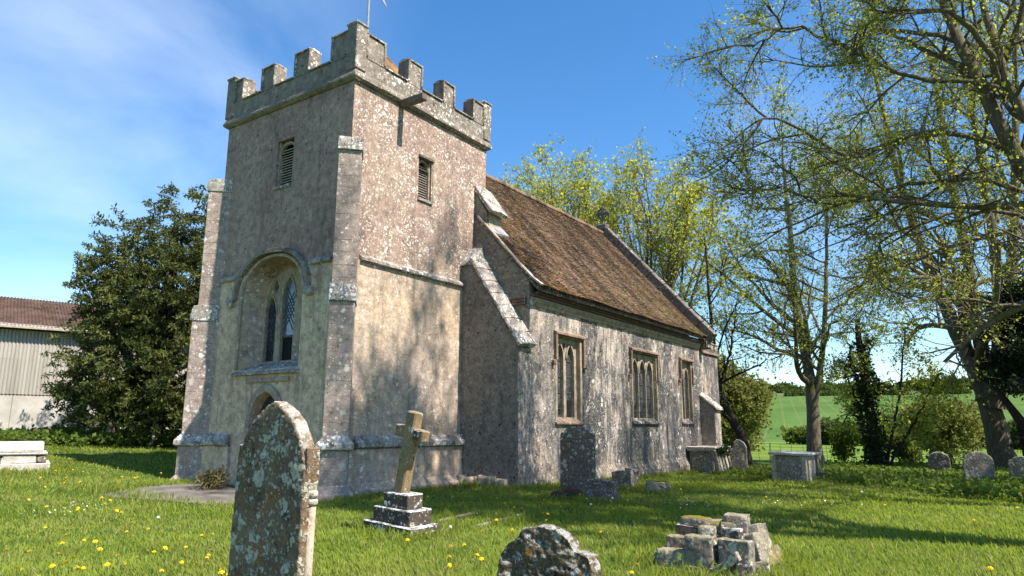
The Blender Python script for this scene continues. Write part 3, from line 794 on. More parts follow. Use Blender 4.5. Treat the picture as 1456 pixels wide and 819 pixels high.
# diagonal buttresses in ashlar courses
def buttress(cx, cy, ang, stages, name='buttress'):
    b = empty(name); b.parent = church
    u = Vector((-math.sin(ang), math.cos(ang), 0)); v = Vector((math.cos(ang), math.sin(ang), 0)); o = Vector((cx, cy, 0))
    P = lambda a, d, z: o + u * a + v * d + Vector((0, 0, z))
    rg = random.Random(int(ang * 100))
    def blk(a0, a1, d0, d1, z0, z1, mat, bev=.012, nm='ashlar_block'):
        mb = MB().add([P(a0, d0, z0), P(a1, d0, z0), P(a1, d1, z0), P(a0, d1, z0), P(a0, d0, z1), P(a1, d0, z1), P(a1, d1, z1), P(a0, d1, z1)],
                      [(3, 2, 1, 0), (4, 5, 6, 7), (0, 1, 5, 4), (1, 2, 6, 5), (2, 3, 7, 6), (3, 0, 4, 7)])
        mb.build(nm, mat, b, bevel=bev, jit=.003, seed=rg.randint(0, 999))
    for (z0, z1, e, hw, cap_) in stages:
        core = MB().add([P(-hw + .01, -.3, z0), P(hw - .01, -.3, z0), P(hw - .01, e - .01, z0), P(-hw + .01, e - .01, z0), P(-hw + .01, -.3, z1), P(hw - .01, -.3, z1), P(hw - .01, e - .01, z1), P(-hw + .01, e - .01, z1)],
                        [(3, 2, 1, 0), (4, 5, 6, 7), (0, 1, 5, 4), (1, 2, 6, 5), (2, 3, 7, 6), (3, 0, 4, 7)]).build('core', 'ashlar', b)
        z = z0; i = 0
        while z < z1 - .02:
            hgt = min(rg.uniform(.26, .36), z1 - z)
            if z1 - z - hgt < .12: hgt = z1 - z
            if i % 3 == 1: sp = [(-hw, rg.uniform(-.12, .12))]; sp.append((sp[0][1], hw))
            else: sp = [(-hw, hw)]
            for a0, a1 in sp:
                blk(a0 + .0012, a1 - .0012, -.3, e + rg.uniform(-.003, .003), z + .0012, z + hgt - .0012, 'ashlar', .005)
            z += hgt; i += 1
        if cap_:
            ct, ov = cap_
            prof = [(e + ov, z1), (e + ov, z1 + .13), (e - .01, z1 + ct), (-.3, z1 + ct + .05), (-.3, z1)]
            for k in range(2):
                a0 = -hw - .03 + k * (hw + .03); a1 = a0 + hw + .03
                MB().prism(prof, lambda d, z, a: P(a, d, z), a0 + .002, a1 - .002).build('weathering_stone', 'coping', b, bevel=.015, jit=.008, seed=k)
    return b
def plin(cx, cy, ang, e, hw):
    u = Vector((-math.sin(ang), math.cos(ang), 0)); v = Vector((math.cos(ang), math.sin(ang), 0)); o = Vector((cx, cy, 0))
    P = lambda a, d, z: o + u * a + v * d + Vector((0, 0, z))
    ov = .10
    lp = []
    V = []
    for (g, z) in ((0, 1.04), (ov, 1.08), (ov, 1.2), (-.06, 1.4)):
        V += [P(-hw - g, -.2, z), P(-hw - g, e + g, z), P(hw + g, e + g, z), P(hw + g, -.2, z)]
    F_ = [(0, 1, 2, 3), (12, 15, 14, 13)]
    for k in range(3):
        for j in range(4): F_.append((4 * k + j, 4 * k + (j + 1) % 4, 4 * k + 4 + (j + 1) % 4, 4 * k + 4 + j))
    MB().add(V, F_).build('plinth_moulding', 'coping', church, bevel=.012, jit=.006)
    V = []
    for (g, z) in ((.17, -.6), (.16, .1), (.02, .3)):
        V += [P(-hw - g, -.2, z), P(-hw - g, e + g, z), P(hw + g, e + g, z), P(hw + g, -.2, z)]
    F_ = [(0, 1, 2, 3), (8, 11, 10, 9)]
    for k in range(2):
        for j in range(4): F_.append((4 * k + j, 4 * k + (j + 1) % 4, 4 * k + 4 + (j + 1) % 4, 4 * k + 4 + j))
    MB().add(V, F_).build('plinth_foot', 'ashlar', church, bevel=.02, jit=.006)
st = [(-.3, 1.05, .52, .305, None), (1.05, 4.45, .46, .285, (.42, .06)), (4.45, 8.22, .34, .275, (.36, .06))]
buttress(0, 0, math.radians(225), st); plin(0, 0, math.radians(225), .52, .305)
buttress(0, W_, math.radians(135), st); plin(0, W_, math.radians(135), .52, .305)

# ---- nave
YN, YE = -2.0, 7.4; XW, XE = 5.08, 18.75; RY = 2.7
EZ, RZ = 5.42, 11.02
body = MB().prism([(YN, -1), (YE, -1), (YE, 5.1), (RY, 10.75), (YN, 5.1)], X3(0), XW, XE).build('nave_wall', 'nave', church)
wins = [dict(x0=6.52, x1=7.92, zt=4.24, zl=4.06, lights=[(6.66, 7.04), (7.28, 7.68)], hood=(6.36, 8.14), drop=3.52, z0=1.78),
        dict(x0=11.74, x1=13.86, zt=4.24, zl=4.02, lights=[(11.90, 12.40), (12.54, 13.04), (13.18, 13.68)], hood=(11.52, 13.98), drop=3.42, z0=1.82),
        dict(x0=16.42, x1=17.56, zt=4.26, zl=4.02, lights=[(16.54, 16.90), (17.04, 17.42)], hood=(16.24, 17.70), drop=3.52, z0=1.84)]
cut(body, [MB().box(w['x0'], w['x1'], YN - .3, YN + .34, w['z0'], w['zt']) for w in wins])
# flint faces of the west gable (stands a little proud of the nave core)
MB().prism([(YN + .003, -.8), (0.3, -.8), (0.3, 8.25), (YN + .003, 5.74)], X3(0), XW - .012, XW + .25).build('gable_wall', 'flint', church)
# lower thickened wall with sloping coping
TW = 4.47
MB().prism([(-2.0, -.8), (0.1, -.8), (0.1, 6.28), (-.36, 6.28), (-2.0, 3.78)], X3(0), TW, XW - .014).build('raking_wall', 'flint', church)
MB().prism([(-2.03, -.8), (-1.98, -.8), (-1.98, 3.72), (-2.03, 3.72)], X3(0), TW - .004, XW + .02).build('limewashed_end', 'nave', church)
sl_n = 7
for i in range(sl_n):
    t0 = i / sl_n; t1 = (i + 1) / sl_n
    a = Vector((0, -.36, 6.46)); b = Vector((0, -2.14, 3.76)); d = (b - a); nn = Vector((0, d.z, -d.y)).normalized()
    if nn.z < 0: nn = -nn
    q0 = a + d * t0; q1 = a + d * (t1 - .006)
    mb = MB()
    xm = (TW - .09, TW + .25, XW + .02)
    prof = [(xm[0], -.05), (xm[0], .03), (xm[1], .10), (xm[2], .12), (xm[2], -.05)]
    k = len(prof)
    V = [(px, *(q0 + nn * h_).yz) for px, h_ in prof] + [(px, *(q1 + nn * h_).yz) for px, h_ in prof]
    mb.add(V, [tuple(range(k)), tuple(range(k, 2 * k))[::-1]] + [((j + 1) % k, j, k + j, k + (j + 1) % k) for j in range(k)])
    mb.build('coping_stone', 'coping', church, bevel=.015, jit=.012, seed=i)
MB().add([(TW - .09, .05, 6.24), (TW - .09, -.5, 6.24), (XW, -.5, 6.24), (XW, .05, 6.24), (TW - .02, .05, 6.36), (TW - .02, -.42, 6.40), (XW, -.36, 6.95), (XW, .05, 7.0)],
         [(0, 1, 2, 3), (7, 6, 5, 4), (0, 4, 5, 1), (1, 5, 6, 2), (2, 6, 7, 3), (3, 7, 4, 0)]).build('coping_stone', 'coping', church, bevel=.02, jit=.01)
# rubble footing stones under the wall
for i, (yy, zz, sz) in enumerate([(-.25, .1, .22), (-.55, .05, .3), (-1.1, .1, .42), (-1.55, .04, .3)]):
    o = MB().box(TW - .3, TW + .1, yy - sz * .5, yy + sz * .5, -.2, .2 + zz).build('footing_stone', 'dressed', church, bevel=.03)
    weather(o, .035, .05, 3.5, .012, 14, i)
# upper stub of gable above the roof
MB().prism([(0.2, 7.0), (-.45, 7.0), (-.45, 8.0), (0.2, 9.0)], X3(0), XW - .01, XW + .72).build('gable_stub', 'flint', church)
MB().box(XW + .1, XW + .735, -.462, -.44, 7.55, 8.0).build('stub_face', 'tomb_pale', church)
for i in range(3):
    t0 = i / 3; t1 = (i + 1) / 3 - .01
    a = Vector((0, 0.05, 8.86)); b = Vector((0, -.62, 7.93)); d = b - a; nn = Vector((0, -d.z, d.y)); nn = nn.normalized(); nn = nn if nn.z > 0 else -nn
    q0 = a + d * t0; q1 = a + d * t1
    V = [(px, *(q + nn * h_).yz) for q in (q0, q1) for px, h_ in ((XW - .07, -.02), (XW - .07, .1), (XW + .35, .16), (XW + .80, .1), (XW + .80, -.02))]
    MB().add(V, [(0, 1, 2, 3, 4), (9, 8, 7, 6, 5)] + [((j + 1) % 5, j, 5 + j, 5 + (j + 1) % 5) for j in range(5)]).build('coping_stone', 'coping', church, bevel=.015, jit=.008, seed=i + 30)
MB().add([(XW - .02, -.48, 7.48), (XW - .02, -.72, 7.26), (XW + .78, -.72, 7.32), (XW + .78, -.48, 7.58), (XW - .02, -.46, 7.56), (XW - .02, -.74, 7.31), (XW + .78, -.74, 7.37), (XW + .78, -.46, 7.66)],
         [(0, 1, 2, 3), (7, 6, 5, 4), (0, 4, 5, 1), (1, 5, 6, 2), (2, 6, 7, 3), (3, 7, 4, 0)]).build('flashing', 'leadflash', church)
# roof: sarking, tiles, ridge, verge
sl_d = Vector((0, RY - (YN - .36), RZ - EZ)); SLN = sl_d.length; sl_d.normalize(); sl_u = Vector((0, -sl_d.z, sl_d.y))
MB().prism([(YN - .30, EZ + .02), (RY, RZ - .08), (2 * RY - (YN - .30), EZ + .02), (2 * RY - (YN - .30), EZ - .06), (RY, RZ - .2), (YN - .30, EZ - .06)], X3(0), XW - .02, XE - .02).build('roof_slab', 'darkcoping', church)
rg = np.random.default_rng(11)
rows = 74; gauge = SLN / rows; tw = .166; cols = int((XE - XW + .02) / tw)
TV = []; cnt = 0
r_i, c_i = np.meshgrid(np.arange(rows), np.arange(cols), indexing='ij')
r_i = r_i.ravel(); c_i = c_i.ravel(); nt = len(r_i)
x0 = XW - .03 + c_i * tw + (r_i % 2) * tw * .5
x1 = x0 + tw - .006
x1 = np.minimum(x1, XE + .0)
s0 = r_i * gauge - .01 + rg.normal(0, .006, nt); s1 = s0 + gauge * 1.25
lift0 = .045 + np.abs(rg.normal(0, .007, nt)); lift1 = .014 + rg.normal(0, .002, nt)
xc = (x0 + x1) / 2
sag = -.05 * np.sin(np.clip((xc - XW) / (XE - XW), 0, 1) * PI) * np.sin(np.clip(s0 / SLN, 0, 1) * PI) + .02 * np.sin(xc * 1.7) * np.cos(s0 * 1.1)
spro = .10 * np.exp(-s0 / .35)                                     # sprocketed eaves kick outward
tl = rg.normal(0, .004, nt)
def P3(xx, s, l):
    base = np.array([0, YN - .36, EZ])
    return np.stack([xx, base[1] + sl_d.y * s + sl_u.y * l, base[2] + sl_d.z * s + sl_u.z * l], -1)
q = [P3(x0, s0, lift0 + sag + spro + tl), P3(x1, s0, lift0 + sag + spro - tl), P3(x1, s1, lift1 + sag + spro * .6), P3(x0, s1, lift1 + sag + spro * .6),
     P3(x0, s0, lift0 + sag + spro + tl - .02), P3(x1, s0, lift0 + sag + spro - tl - .02)]
V = np.stack(q, 1).reshape(-1, 3)
b6 = np.arange(nt)[:, None] * 6
F4 = np.concatenate([b6 + np.array([[0, 1, 2, 3]]), b6 + np.array([[4, 5, 1, 0]])])
F3 = np.concatenate([b6 + np.array([[0, 3, 4]]), b6 + np.array([[1, 5, 2]])])
o = link('roof_tiles', np_mesh('roof_tiles', V, [F4, F3]), 'tile', church); o['kind'] = 'stuff'
MB().prism([(RY, RZ - .02), (2 * RY - (YN - .36), EZ), (2 * RY - (YN - .36), EZ + .05), (RY, RZ + .05)], X3(0), XW - .03, XE).build('roof_slope', 'tile', church)
rt = None
for i in range(30):
    xx = XW + .02 + i * .455
    if xx + .45 > XE: break
    z = RZ + .02 + .012 * math.sin(i * 1.3)
    if rt is None:
        prof = [(math.cos(a) * .15, math.sin(a) * .13) for a in np.linspace(-.35, PI + .35, 8)]
        inn = [(u * .85, v * .85 - .01) for u, v in prof][::-1]
        rt = MB().prism(prof + inn, lambda u, v, d: (d, u, v), 0, .45).mesh('ridge_tile')
    o = link('ridge_tile', rt, 'tile', church); o.location = (xx, RY, z)
# mortared verge at the west end
k = 9
for i in range(k):
    s0_ = .0 + (SLN * .44) * i / k; s1_ = (SLN * .44) * (i + 1) / k - .01
    sp = lambda s: .10 * math.exp(-s / .35)
    V = []
    for s in (s0_, s1_):
        for (xx, l) in ((XW - .10, .0), (XW - .10, .05), (XW + .03, .06), (XW + .03, .0)):
            V.append((xx, YN - .36 + sl_d.y * s + sl_u.y * (l + sp(s)), EZ + sl_d.z * s + sl_u.z * (l + sp(s))))
    MB().add(V, [(0, 1, 2, 3), (7, 6, 5, 4)] + [((j + 1) % 4, j, 4 + j, 4 + (j + 1) % 4) for j in range(4)]).build('verge_stone', 'tomb_pale' if i < 2 else 'dressed', church, jit=.006, seed=i)
# eaves: stone cornice band and brick course
for i in range(9):
    xa = XW + (XE - XW) * i / 9; xb = XW + (XE - XW) * (i + 1) / 9
    MB().prism([(YN + .05, 4.98), (YN - .03, 4.98), (YN - .05, 5.05), (YN - .10, 5.10), (YN - .10, 5.22), (YN + .05, 5.22)], X3(0), xa + .004, xb - .004).build('cornice_stone', 'dressed', church, bevel=.008, jit=.004, seed=i)
bk = MB().box(0, .215, 0, .1, 0, .068).mesh('brick', bevel=.006)
for rr in range(2):
    for i in range(58):
        o = link('brick', bk, 'brickred', church)
        o.location = (XW + .02 + i * .235 + rr * .11, YN - .14 - rr * .06, 5.235 + rr * .08)
for i in range(9):
    o = link('brick', bk, 'brickred', church); o.location = (XW - .02, YN + .1 + (i % 3) * .23, 5.0 + (i // 3) * .08); o.rotation_euler = (0, 0, PI / 2)
# nave windows
def nave_window(w):
    e = empty('nave_window'); e.parent = church
    x0, x1, z0, zt = w['x0'], w['x1'], w['z0'], w['zt']
    y = YN + .12
    pl_ = MB().box(x0 - .005, x1 + .005, y, y + .12, z0 - .005, zt + .005).build('tracery', 'dressed', e)
    cs = []
    for (a, b) in w['lights']:
        cs.append(MB().prism(arch((a + b) / 2, (b - a) / 2, z0 + .1, w['zl'] - (b - a) * 1.0, w['zl']), Y3(y - .1), 0, .4))
    for (p, q_) in zip(w['lights'][:-1], w['lights'][1:]):
        m_ = (p[1] + q_[0]) / 2
        cs.append(MB().prism([(m_, w['zl'] - .26), (m_ + .09, w['zl'] - .02), (m_, zt - .07), (m_ - .09, w['zl'] - .02)], Y3(y - .1), 0, .4))
    cut(pl_, cs)
    for i, (a, b) in enumerate(w['lights']):
        g = MB().box(a - .02, b + .02, y + .075, y + .085, z0 + .05, w['zl'] + .02).build('pane', 'glass', e)
        mb = MB()
        for k in range(-4, 40):
            for sg in (1, -1):
                p0 = (a, y + .07, z0 + .1 + k * .12 - (0 if sg > 0 else -.0)); p1 = (b, y + .07, p0[2] + sg * (b - a) * 1.4)
                if z0 + .08 < p0[2] < w['zl'] - .12 and z0 + .08 < p1[2] < w['zl'] - .12: mb.tube([p0, p1], .006, 3, False)
        for k in range(4):
            zz = z0 + .35 + k * .48
            if zz < w['zl'] - .2: mb.box(a, b, y + .05, y + .068, zz - .012, zz + .012)
        mb.build('leading', 'lead', e)
        V, F_ = ring(arch((a + b) / 2, (b - a) / 2 + .045, z0 + .1, w['zl'] - (b - a), w['zl'] + .06)[1:], arch((a + b) / 2, (b - a) / 2 + .004, z0 + .1, w['zl'] - (b - a), w['zl'] + .005)[1:], Y3(y - .05), 0, .06)
        MB().add(V, F_).build('light_moulding', 'dressed', e)
    if w is wins[0]: MB().box(w['lights'][1][0] + .03, w['lights'][1][1] - .04, y + .045, y + .074, z0 + .12, z0 + .62).build('open_casement', 'void', e)
    h0, h1, dz = w['hood'][0], w['hood'][1], w['drop']
    hp = MB().prism([(-.13, zt + .06), (-.13, zt + .13), (0.01, zt + .2), (.01, zt + .02)], lambda u, v, d: (d, YN + u, v), h0, h1).build('hood_mould', 'dressed_red', e, bevel=.008)
    for a in (h0, h1 - .1):
        MB().prism([(-.11, dz), (-.11, zt + .055), (.01, zt + .055), (.01, dz)], lambda u, v, d: (d, YN + u, v), a, a + .1).build('hood_drop', 'dressed_red', e, bevel=.012)
        s_ = a - .13 if a == h0 else a + .10
        MB().box(min(s_, a), s_ + .13 if a == h0 else s_ + .12, YN - .12, YN, dz - .14, dz + .02).build('label_stop', 'dressed_red', e, bevel=.03)
    for (a, b) in ((x0 - .1, x0 + .006), (x1 - .006, x1 + .1)):
        MB().box(a, b, YN - .035, YN + .16, z0 - .02, zt + .01).build('jamb', 'dressed', e, bevel=.018)
    MB().box(x0 - .1, x1 + .1, YN - .032, YN + .16, zt + .012, zt + .06).build('lintel', 'dressed_red', e, bevel=.01)
    MB().prism([(-.09, z0 - .12), (-.09, z0 - .06), (.16, z0 + .1), (.16, z0 - .12)], lambda u, v, d: (d, YN + u, v), x0 - .12, x1 + .12).build('sill', 'dressed_red' if w is wins[0] else 'nave', e, bevel=.015)
for w in wins: nave_window(w)
# battered wall foot
MB().prism([(YN + .05, -1.2), (YN - .22, -1.2), (YN - .16, .12), (YN - .0, .42), (YN + .05, .42)], X3(0), 8.5, XE + .1).build('wall_foot', 'nave', church)
# east gable coping and cross
for sgn in (1, -1):
    k = 9
    for i in range(k):
        t0 = i / k; t1 = (i + 1) / k - .006
        V = []
        for t in (t0, t1):
            s = -.12 + t * (SLN + .12)
            for (xx, l) in ((XE - .02, -.25), (XE - .02, .40), (XE + .22, .46), (XE + .42, .40), (XE + .42, -.25)):
                yy = YN - .36 + sl_d.y * s + sl_u.y * l; zz = EZ + sl_d.z * s + sl_u.z * l
                if sgn < 0: yy = 2 * RY - yy
                V.append((xx, yy, zz))
        MB().add(V, [(0, 1, 2, 3, 4), (9, 8, 7, 6, 5)] + [((j + 1) % 5, j, 5 + j, 5 + (j + 1) % 5) for j in range(5)]).build('coping_stone', 'darkcoping', church, bevel=.02, jit=.01, seed=i)
MB().prism([(YN, 4.6), (RY, RZ + .1), (YE, 4.6)], X3(0), XE + .002, XE + .38).build('gable_wall', 'nave', church)
MB().box(XE - .05, XE + .46, YN - .42, YN + .1, 5.0, 5.36).build('kneeler', 'darkcoping', church, bevel=.05)
MB().box(XE - .02, XE + .42, RY - .28, RY + .28, RZ + .2, RZ + .5).build('apex_stone', 'darkcoping', church, bevel=.05)
fc = empty('gable_cross'); fc.parent = church
az = RZ + .5; axx = XE + .2
MB().box(axx - .06, axx + .06, RY - .07, RY + .07, az, az + .35).build('shaft', 'darkcoping', fc, bevel=.02)
MB().box(axx - .055, axx + .055, RY - .38, RY + .38, az + .52, az + .66).build('arm', 'darkcoping', fc, bevel=.03)
MB().box(axx - .05, axx + .05, RY - .07, RY + .07, az + .34, az + .95).build('upright', 'darkcoping', fc, bevel=.03)
mb = MB(); mb.tube([(axx, RY + .26 * math.cos(t), az + .59 + .26 * math.sin(t)) for t in np.linspace(0, 2 * PI, 17)], .045, 6); mb.build('ring', 'darkcoping', fc)
# ---- chancel with small battlements, and its buttress
MB().box(XE - .2, 21.35, YN + .06, 6.6, -1, 4.92).build('chancel_wall', 'nave', church, bevel=.02)
MB().box(XE + .1, 21.43, YN - .02, 6.68, 4.86, 4.97).build('chancel_string', 'dressed_red', church, bevel=.02)
for (x0, x1, y0, y1) in ((XE + .45, 21.38, YN + .04, YN + .36), (21.06, 21.38, YN + .365, 6.6)):
    MB().box(x0, x1, y0, y1, 4.972, 5.12).build('chancel_parapet', 'darkcoping', church)
for (a, b) in ((19.2, 19.55), (19.85, 20.2), (20.5, 20.8), (21.03, 21.40)):
    m = MB().box(a, b, YN + .035, YN + .362, 5.115, 5.36).build('merlon', 'dressed', church, bevel=.02)
    MB().box(a - .04, b + .04, YN, YN + .40, 5.36, 5.43).build('merlon_coping', 'dressed', m, bevel=.02)
for y in np.arange(-1.2, 6, .75):
    MB().box(21.06, 21.385, y, y + .4, 5.115, 5.36).build('merlon', 'dressed', church, bevel=.02)
MB().prism([(YN + .1, -1), (-2.62, -1), (-2.62, 2.38), (YN + .1, 3.0)], X3(0), 18.55, 19.3).build('chancel_buttress', 'flint', church, bevel=.015)
MB().prism([(-2.632, -.9), (-2.618, -.9), (-2.618, 2.3), (-2.632, 2.3)], X3(0), 18.56, 19.29).build('buttress_face', 'nave', church)
MB().prism([(YN + .1, 3.0), (-2.74, 2.32), (-2.74, 2.42), (YN + .1, 3.14)], X3(0), 18.5, 19.36).build('buttress_coping', 'coping', church, bevel=.02, jit=.008)

# ------------------------------------------------------------------ headstones and tombs
def headstone(name, label, loc, rz, w, h, t, shape, mat, tilt=(0, 0), vox=.02, amp=.012, amp2=.006, group=None, seed=0):
    """slab in the local y-z plane, thickness along x, face towards -x"""
    hw = w / 2
    if shape == 'gothic': prof = arch(0, hw, -.35, h * .72, h)
    elif shape == 'round': prof = ell(0, hw, -.35, h - hw * .85, h, 8, 2.0)
    elif shape == 'shoulder':
        prof = [(-hw, -.35), (hw, -.35), (hw, h - .20), (hw - .02, h - .15), (hw - .10, h - .14)]
        prof += [(math.cos(a) * (hw - .10), h - .14 + math.sin(a) * .14) for a in np.linspace(.15, PI - .15, 9)]
        prof += [(-hw + .10, h - .14), (-hw + .02, h - .15), (-hw, h - .20)]
    elif shape == 'square': prof = [(-hw, -.35), (hw, -.35), (hw * .98, h * .96), (hw * .2, h), (-hw * .95, h * .98)]
    elif shape == 'broken':
        prof = [(-hw, -.35), (hw, -.35), (hw * 1.0, h * .74), (hw * .86, h * .84), (hw * .62, h * .87), (hw * .45, h * .97), (hw * .12, h), (-hw * .25, h * .98), (-hw * .5, h * .91), (-hw * .62, h * .83), (-hw * .9, h * .79), (-hw, h * .68)]
    elif shape == 'scroll':
        prof = [(-hw, -.35), (hw, -.35), (hw, h * .62), (hw * .92, h * .70), (hw * .55, h * .74), (hw * .42, h * .82), (hw * .36, h * .92), (hw * .05, h), (-hw * .4, h * .98), (-hw * .75, h * .9), (-hw, h * .78)]
    o = MB().prism(prof, X3(-t / 2), 0, t).build(name, mat)
    weather(o, vox, amp, 5, amp2, 22, seed)
    o.location = (loc[0], loc[1], hz(loc[0], loc[1])); o.rotation_euler = (tilt[0], tilt[1], rz)
    return tag(o, label, 'headstone', group)
# the big pointed stone in front, with shafts on its edges
hs = empty('headstone', (-8.185, -8.66, -.03), 0, 'tall pointed headstone crusted with grey and orange lichen, nearest and largest in front', 'headstone', tilt=(0.012, 0.0))
prof = []
b = MB()
hw = .355
pr = arch(0, hw, -.3, 1.29, 1.79, 9)
o = b.prism(pr, X3(-.055), 0, .11).build('slab', 'hs_front', hs); weather(o, .012, .005, 5, .0045, 28)
for sg in (-1, 1):
    o = MB().prism([(sg * (hw - .02), 1.24), (sg * (hw + .008), 1.27), (sg * (hw + .010), 1.40), (sg * (hw + .003), 1.5), (sg * (hw - .03), 1.5)], X3(-.045), 0, .10).build('shoulder', 'hs_front', hs, bevel=.008)
    MB().tube([(.022, sg * (hw - .004), -.3), (.022, sg * (hw - .004), 1.14)], .026, 10).build('shaft', 'tomb_pale', hs, smooth=True)
    for zz, rr in ((1.165, .036), (1.215, .034)):
        MB().tube([(.022, sg * (hw - .004), zz - .02), (.022, sg * (hw - .004), zz - .008), (.022, sg * (hw - .004), zz + .008), (.022, sg * (hw - .004), zz + .02)], [rr * .8, rr, rr, rr * .8], 10).build('capital', 'tomb_pale', hs, smooth=True)
headstone('headstone', 'low broken headstone with pitted face and white lichened edge, in front at the bottom', (-6.52, -9.74, 0), math.radians(4), .78, .87, .17, 'broken', 'hs_broken', (0, .03), .012, .022, .013, seed=2)
headstone('headstone', 'tall dark headstone with shouldered top standing against the nave wall under the first window', (4.75, -3.66, 0), 0, .96, 1.62, .13, 'shoulder', 'hs_dark', (0.0, .02), .016, .006, .003, seed=3)
headstone('headstone', 'short dark square stump of a headstone standing in front of the nave wall', (2.85, -5.3, 0), math.radians(-8), .80, .47, .20, 'square', 'hs_dark', (0.03, .04), .016, .03, .010, seed=4)
headstone('headstone', 'white blotched low headstone leaning behind the square stump by the nave', (6.45, -4.1, 0), math.radians(-12), .68, .50, .15, 'square', 'hs_grey', (-.10, .10), .016, .02, .006, seed=5)
headstone('headstone', 'small dark stone in shadow just behind the white blotched low headstone', (7.9, -3.6, 0), math.radians(-30), .55, .50, .2, 'square', 'hs_dark', (.1, .2), .018, .02, .006, seed=6)
o = headstone('fallen_stone', 'low block topped with yellow green moss lying in the grass near the nave', (5.85, -5.35, 0), math.radians(25), .62, .30, .42, 'square', 'mossy', (.05, -.05), .016, .025, .008, seed=7); o['category'] = 'stone'
o = headstone('earth_mound', 'low mound of dark earth in front of the tall dark headstone', (3.1, -4.35, 0), .4, .95, .22, .7, 'round', 'soil', (0, 0), .03, .10, .03, seed=8); o['category'] = 'mound'
headstone('headstone', 'grey headstone with a scrolled lopsided top beside the altar tomb by the chancel', (18.6, -3.48, 0), math.radians(5), .74, 1.38, .14, 'scroll', 'hs_grey', (0, .04), .02, .008, .004, seed=9)
headstone('headstone', 'sunlit pale round topped headstone among weeds at the far right', (15.4, -11.90, 0), math.radians(6), .82, 1.10, .13, 'round', 'rubble', (0.02, .05), .02, .008, .003, seed=10)
headstone('headstone', 'dark round topped headstone in shade near the wire fence', (22.8, -10.38, 0), math.radians(4), .78, 1.0, .15, 'round', 'hs_dark', (0, -.03), .02, .01, .004, seed=11)
headstone('headstone', 'greyish brown headstone cut by the right edge of the picture', (18.3, -13.05, 0), 0, .80, .95, .13, 'shoulder', 'hs_grey', (0.05, .03), .02, .008, .004, seed=12)
headstone('fallen_stone', 'low dark lump of stone in the weeds left of the dark round headstone', (21.0, -8.6, 0), .3, .9, .28, .5, 'round', 'hs_dark', (0, 0), .03, .06, .02, seed=13)['category'] = 'stone'
headstone('headstone', 'old grey headstone leaning steeply under the yew', (4.45, 16.05, 0), math.radians(-40), .62, 1.15, .16, 'round', 'rubble', (-.45, .1), .025, .02, .006, seed=14)
headstone('headstone', 'weathered upright headstone half hidden in nettles under the yew', (3.3, 17.1, 0), math.radians(-45), .62, 1.05, .15, 'round', 'rubble', (.03, 0), .025, .02, .006, seed=15)
# leaning cross on three steps
cr_ = empty('cross_grave', (-2.99, -4.93, 0), math.radians(-4), 'leaning stone cross on three sooty lichen spotted steps near the tower', 'grave cross')
for i, (lx, ly, z0, z1) in enumerate(((.62, 1.06, -.2, .17), (.47, .80, .17, .385), (.34, .52, .385, .60))):
    o = MB().box(-lx / 2, lx / 2, -ly / 2, ly / 2, z0, z1).build('step', 'hs_step', cr_, bevel=.012, jit=.004, seed=i)
    o.rotation_euler = (math.radians(3.0), math.radians(-1), math.radians(i * 1.2))
cs = empty('cross', (0, .02, .60)); cs.parent = cr_; cs.rotation_euler = (math.radians(9.5), math.radians(3), math.radians(-6))
MB().box(-.085, .085, -.115, .115, -.03, 1.24).build('shaft', 'hs_cross', cs, bevel=.022, jit=.003)
for a, b2 in ((-.36, -.113), (.113, .35)):
    MB().box(-.078, .078, a, b2, .82, .995).build('arm', 'hs_cross' if a > 0 else 'hs_cross', cs, bevel=.015, jit=.003)
MB().box(-.09, -.0795, -.30, -.15, .835, .98).build('lichen_patch', 'hs_step', cs, bevel=.004)
# collapsed stepped tomb
rt_ = empty('ruined_tomb', (-2.78, -9.74, 0), 0, 'collapsed stepped tomb of tumbled stone blocks with yellow moss in the right foreground', 'tomb')
rb = random.Random(5)
def blk(cx, cy, z, lx, ly, lz, rz=0, rx=0, ry=0, mat='rubble', nm='stone_block', bev=.014):
    o = MB().box(-lx / 2, lx / 2, -ly / 2, ly / 2, 0, lz).build(nm, mat, rt_)
    weather(o, .020, .014, 4.5, .005, 22, rb.randint(0, 99))
    o.location = (cx, cy, z * .94 - .03); o.rotation_euler = (rx, ry, rz)
    return o
blk(.10, 0.02, -.18, 1.35, 1.42, .24, .03, nm='base_slab', bev=.02)
blk(-.36, .45, .06, .34, .42, .20, .05); blk(-.36, .55, .05, .15, .36, .16, .5)
blk(-.42, .06, .06, .22, .36, .38, .04, 0, .02); blk(-.38, -.40, .06, .20, .42, .37, -.06, 0, .05)
blk(-.50, -.28, .10, .10, .52, .10, -.1, -.55, 0, 'rubble', 'coping_block')
blk(-.10, .42, .06, .36, .40, .33, .1); blk(.18, .46, .06, .4, .36, .30, -.06)
blk(-.13, .0, .06, .34, .55, .33, 0); blk(.2, 0, .06, .6, .7, .36, .02)
blk(-.02, .33, .40, .24, .40, .12, .1, .04, 0, 'hs_step'); blk(.02, .30, .52, .22, .36, .10, .08, .03, 0, 'mossy')
blk(-.18, .06, .40, .18, .22, .14, .12, 0, 0); blk(-.08, -.25, .41, .14, .26, .12, -.1, 0, .1, 'hs_step')
blk(.12, .02, .42, .3, .36, .14, .2, .03, .04, 'mossy'); blk(.06, -.14, .45, .16, .2, .12, .4, .1, .1, 'mossy'); blk(.18, .25, .42, .2, .2, .16, .2, 0, 0, 'mossy')
blk(.40, -.16, .40, .30, .32, .24, .15, .02, .0); blk(.48, .14, .38, .3, .28, .16, -.2)
blk(.36, -.52, .14, .80, .17, .30, .04, -.35, .05); blk(.42, -.66, .02, .75, .16, .24, .02, -.55, .04, 'mossy'); blk(.0, -.60, .04, .26, .18, .34, -.1, -.25, 0)
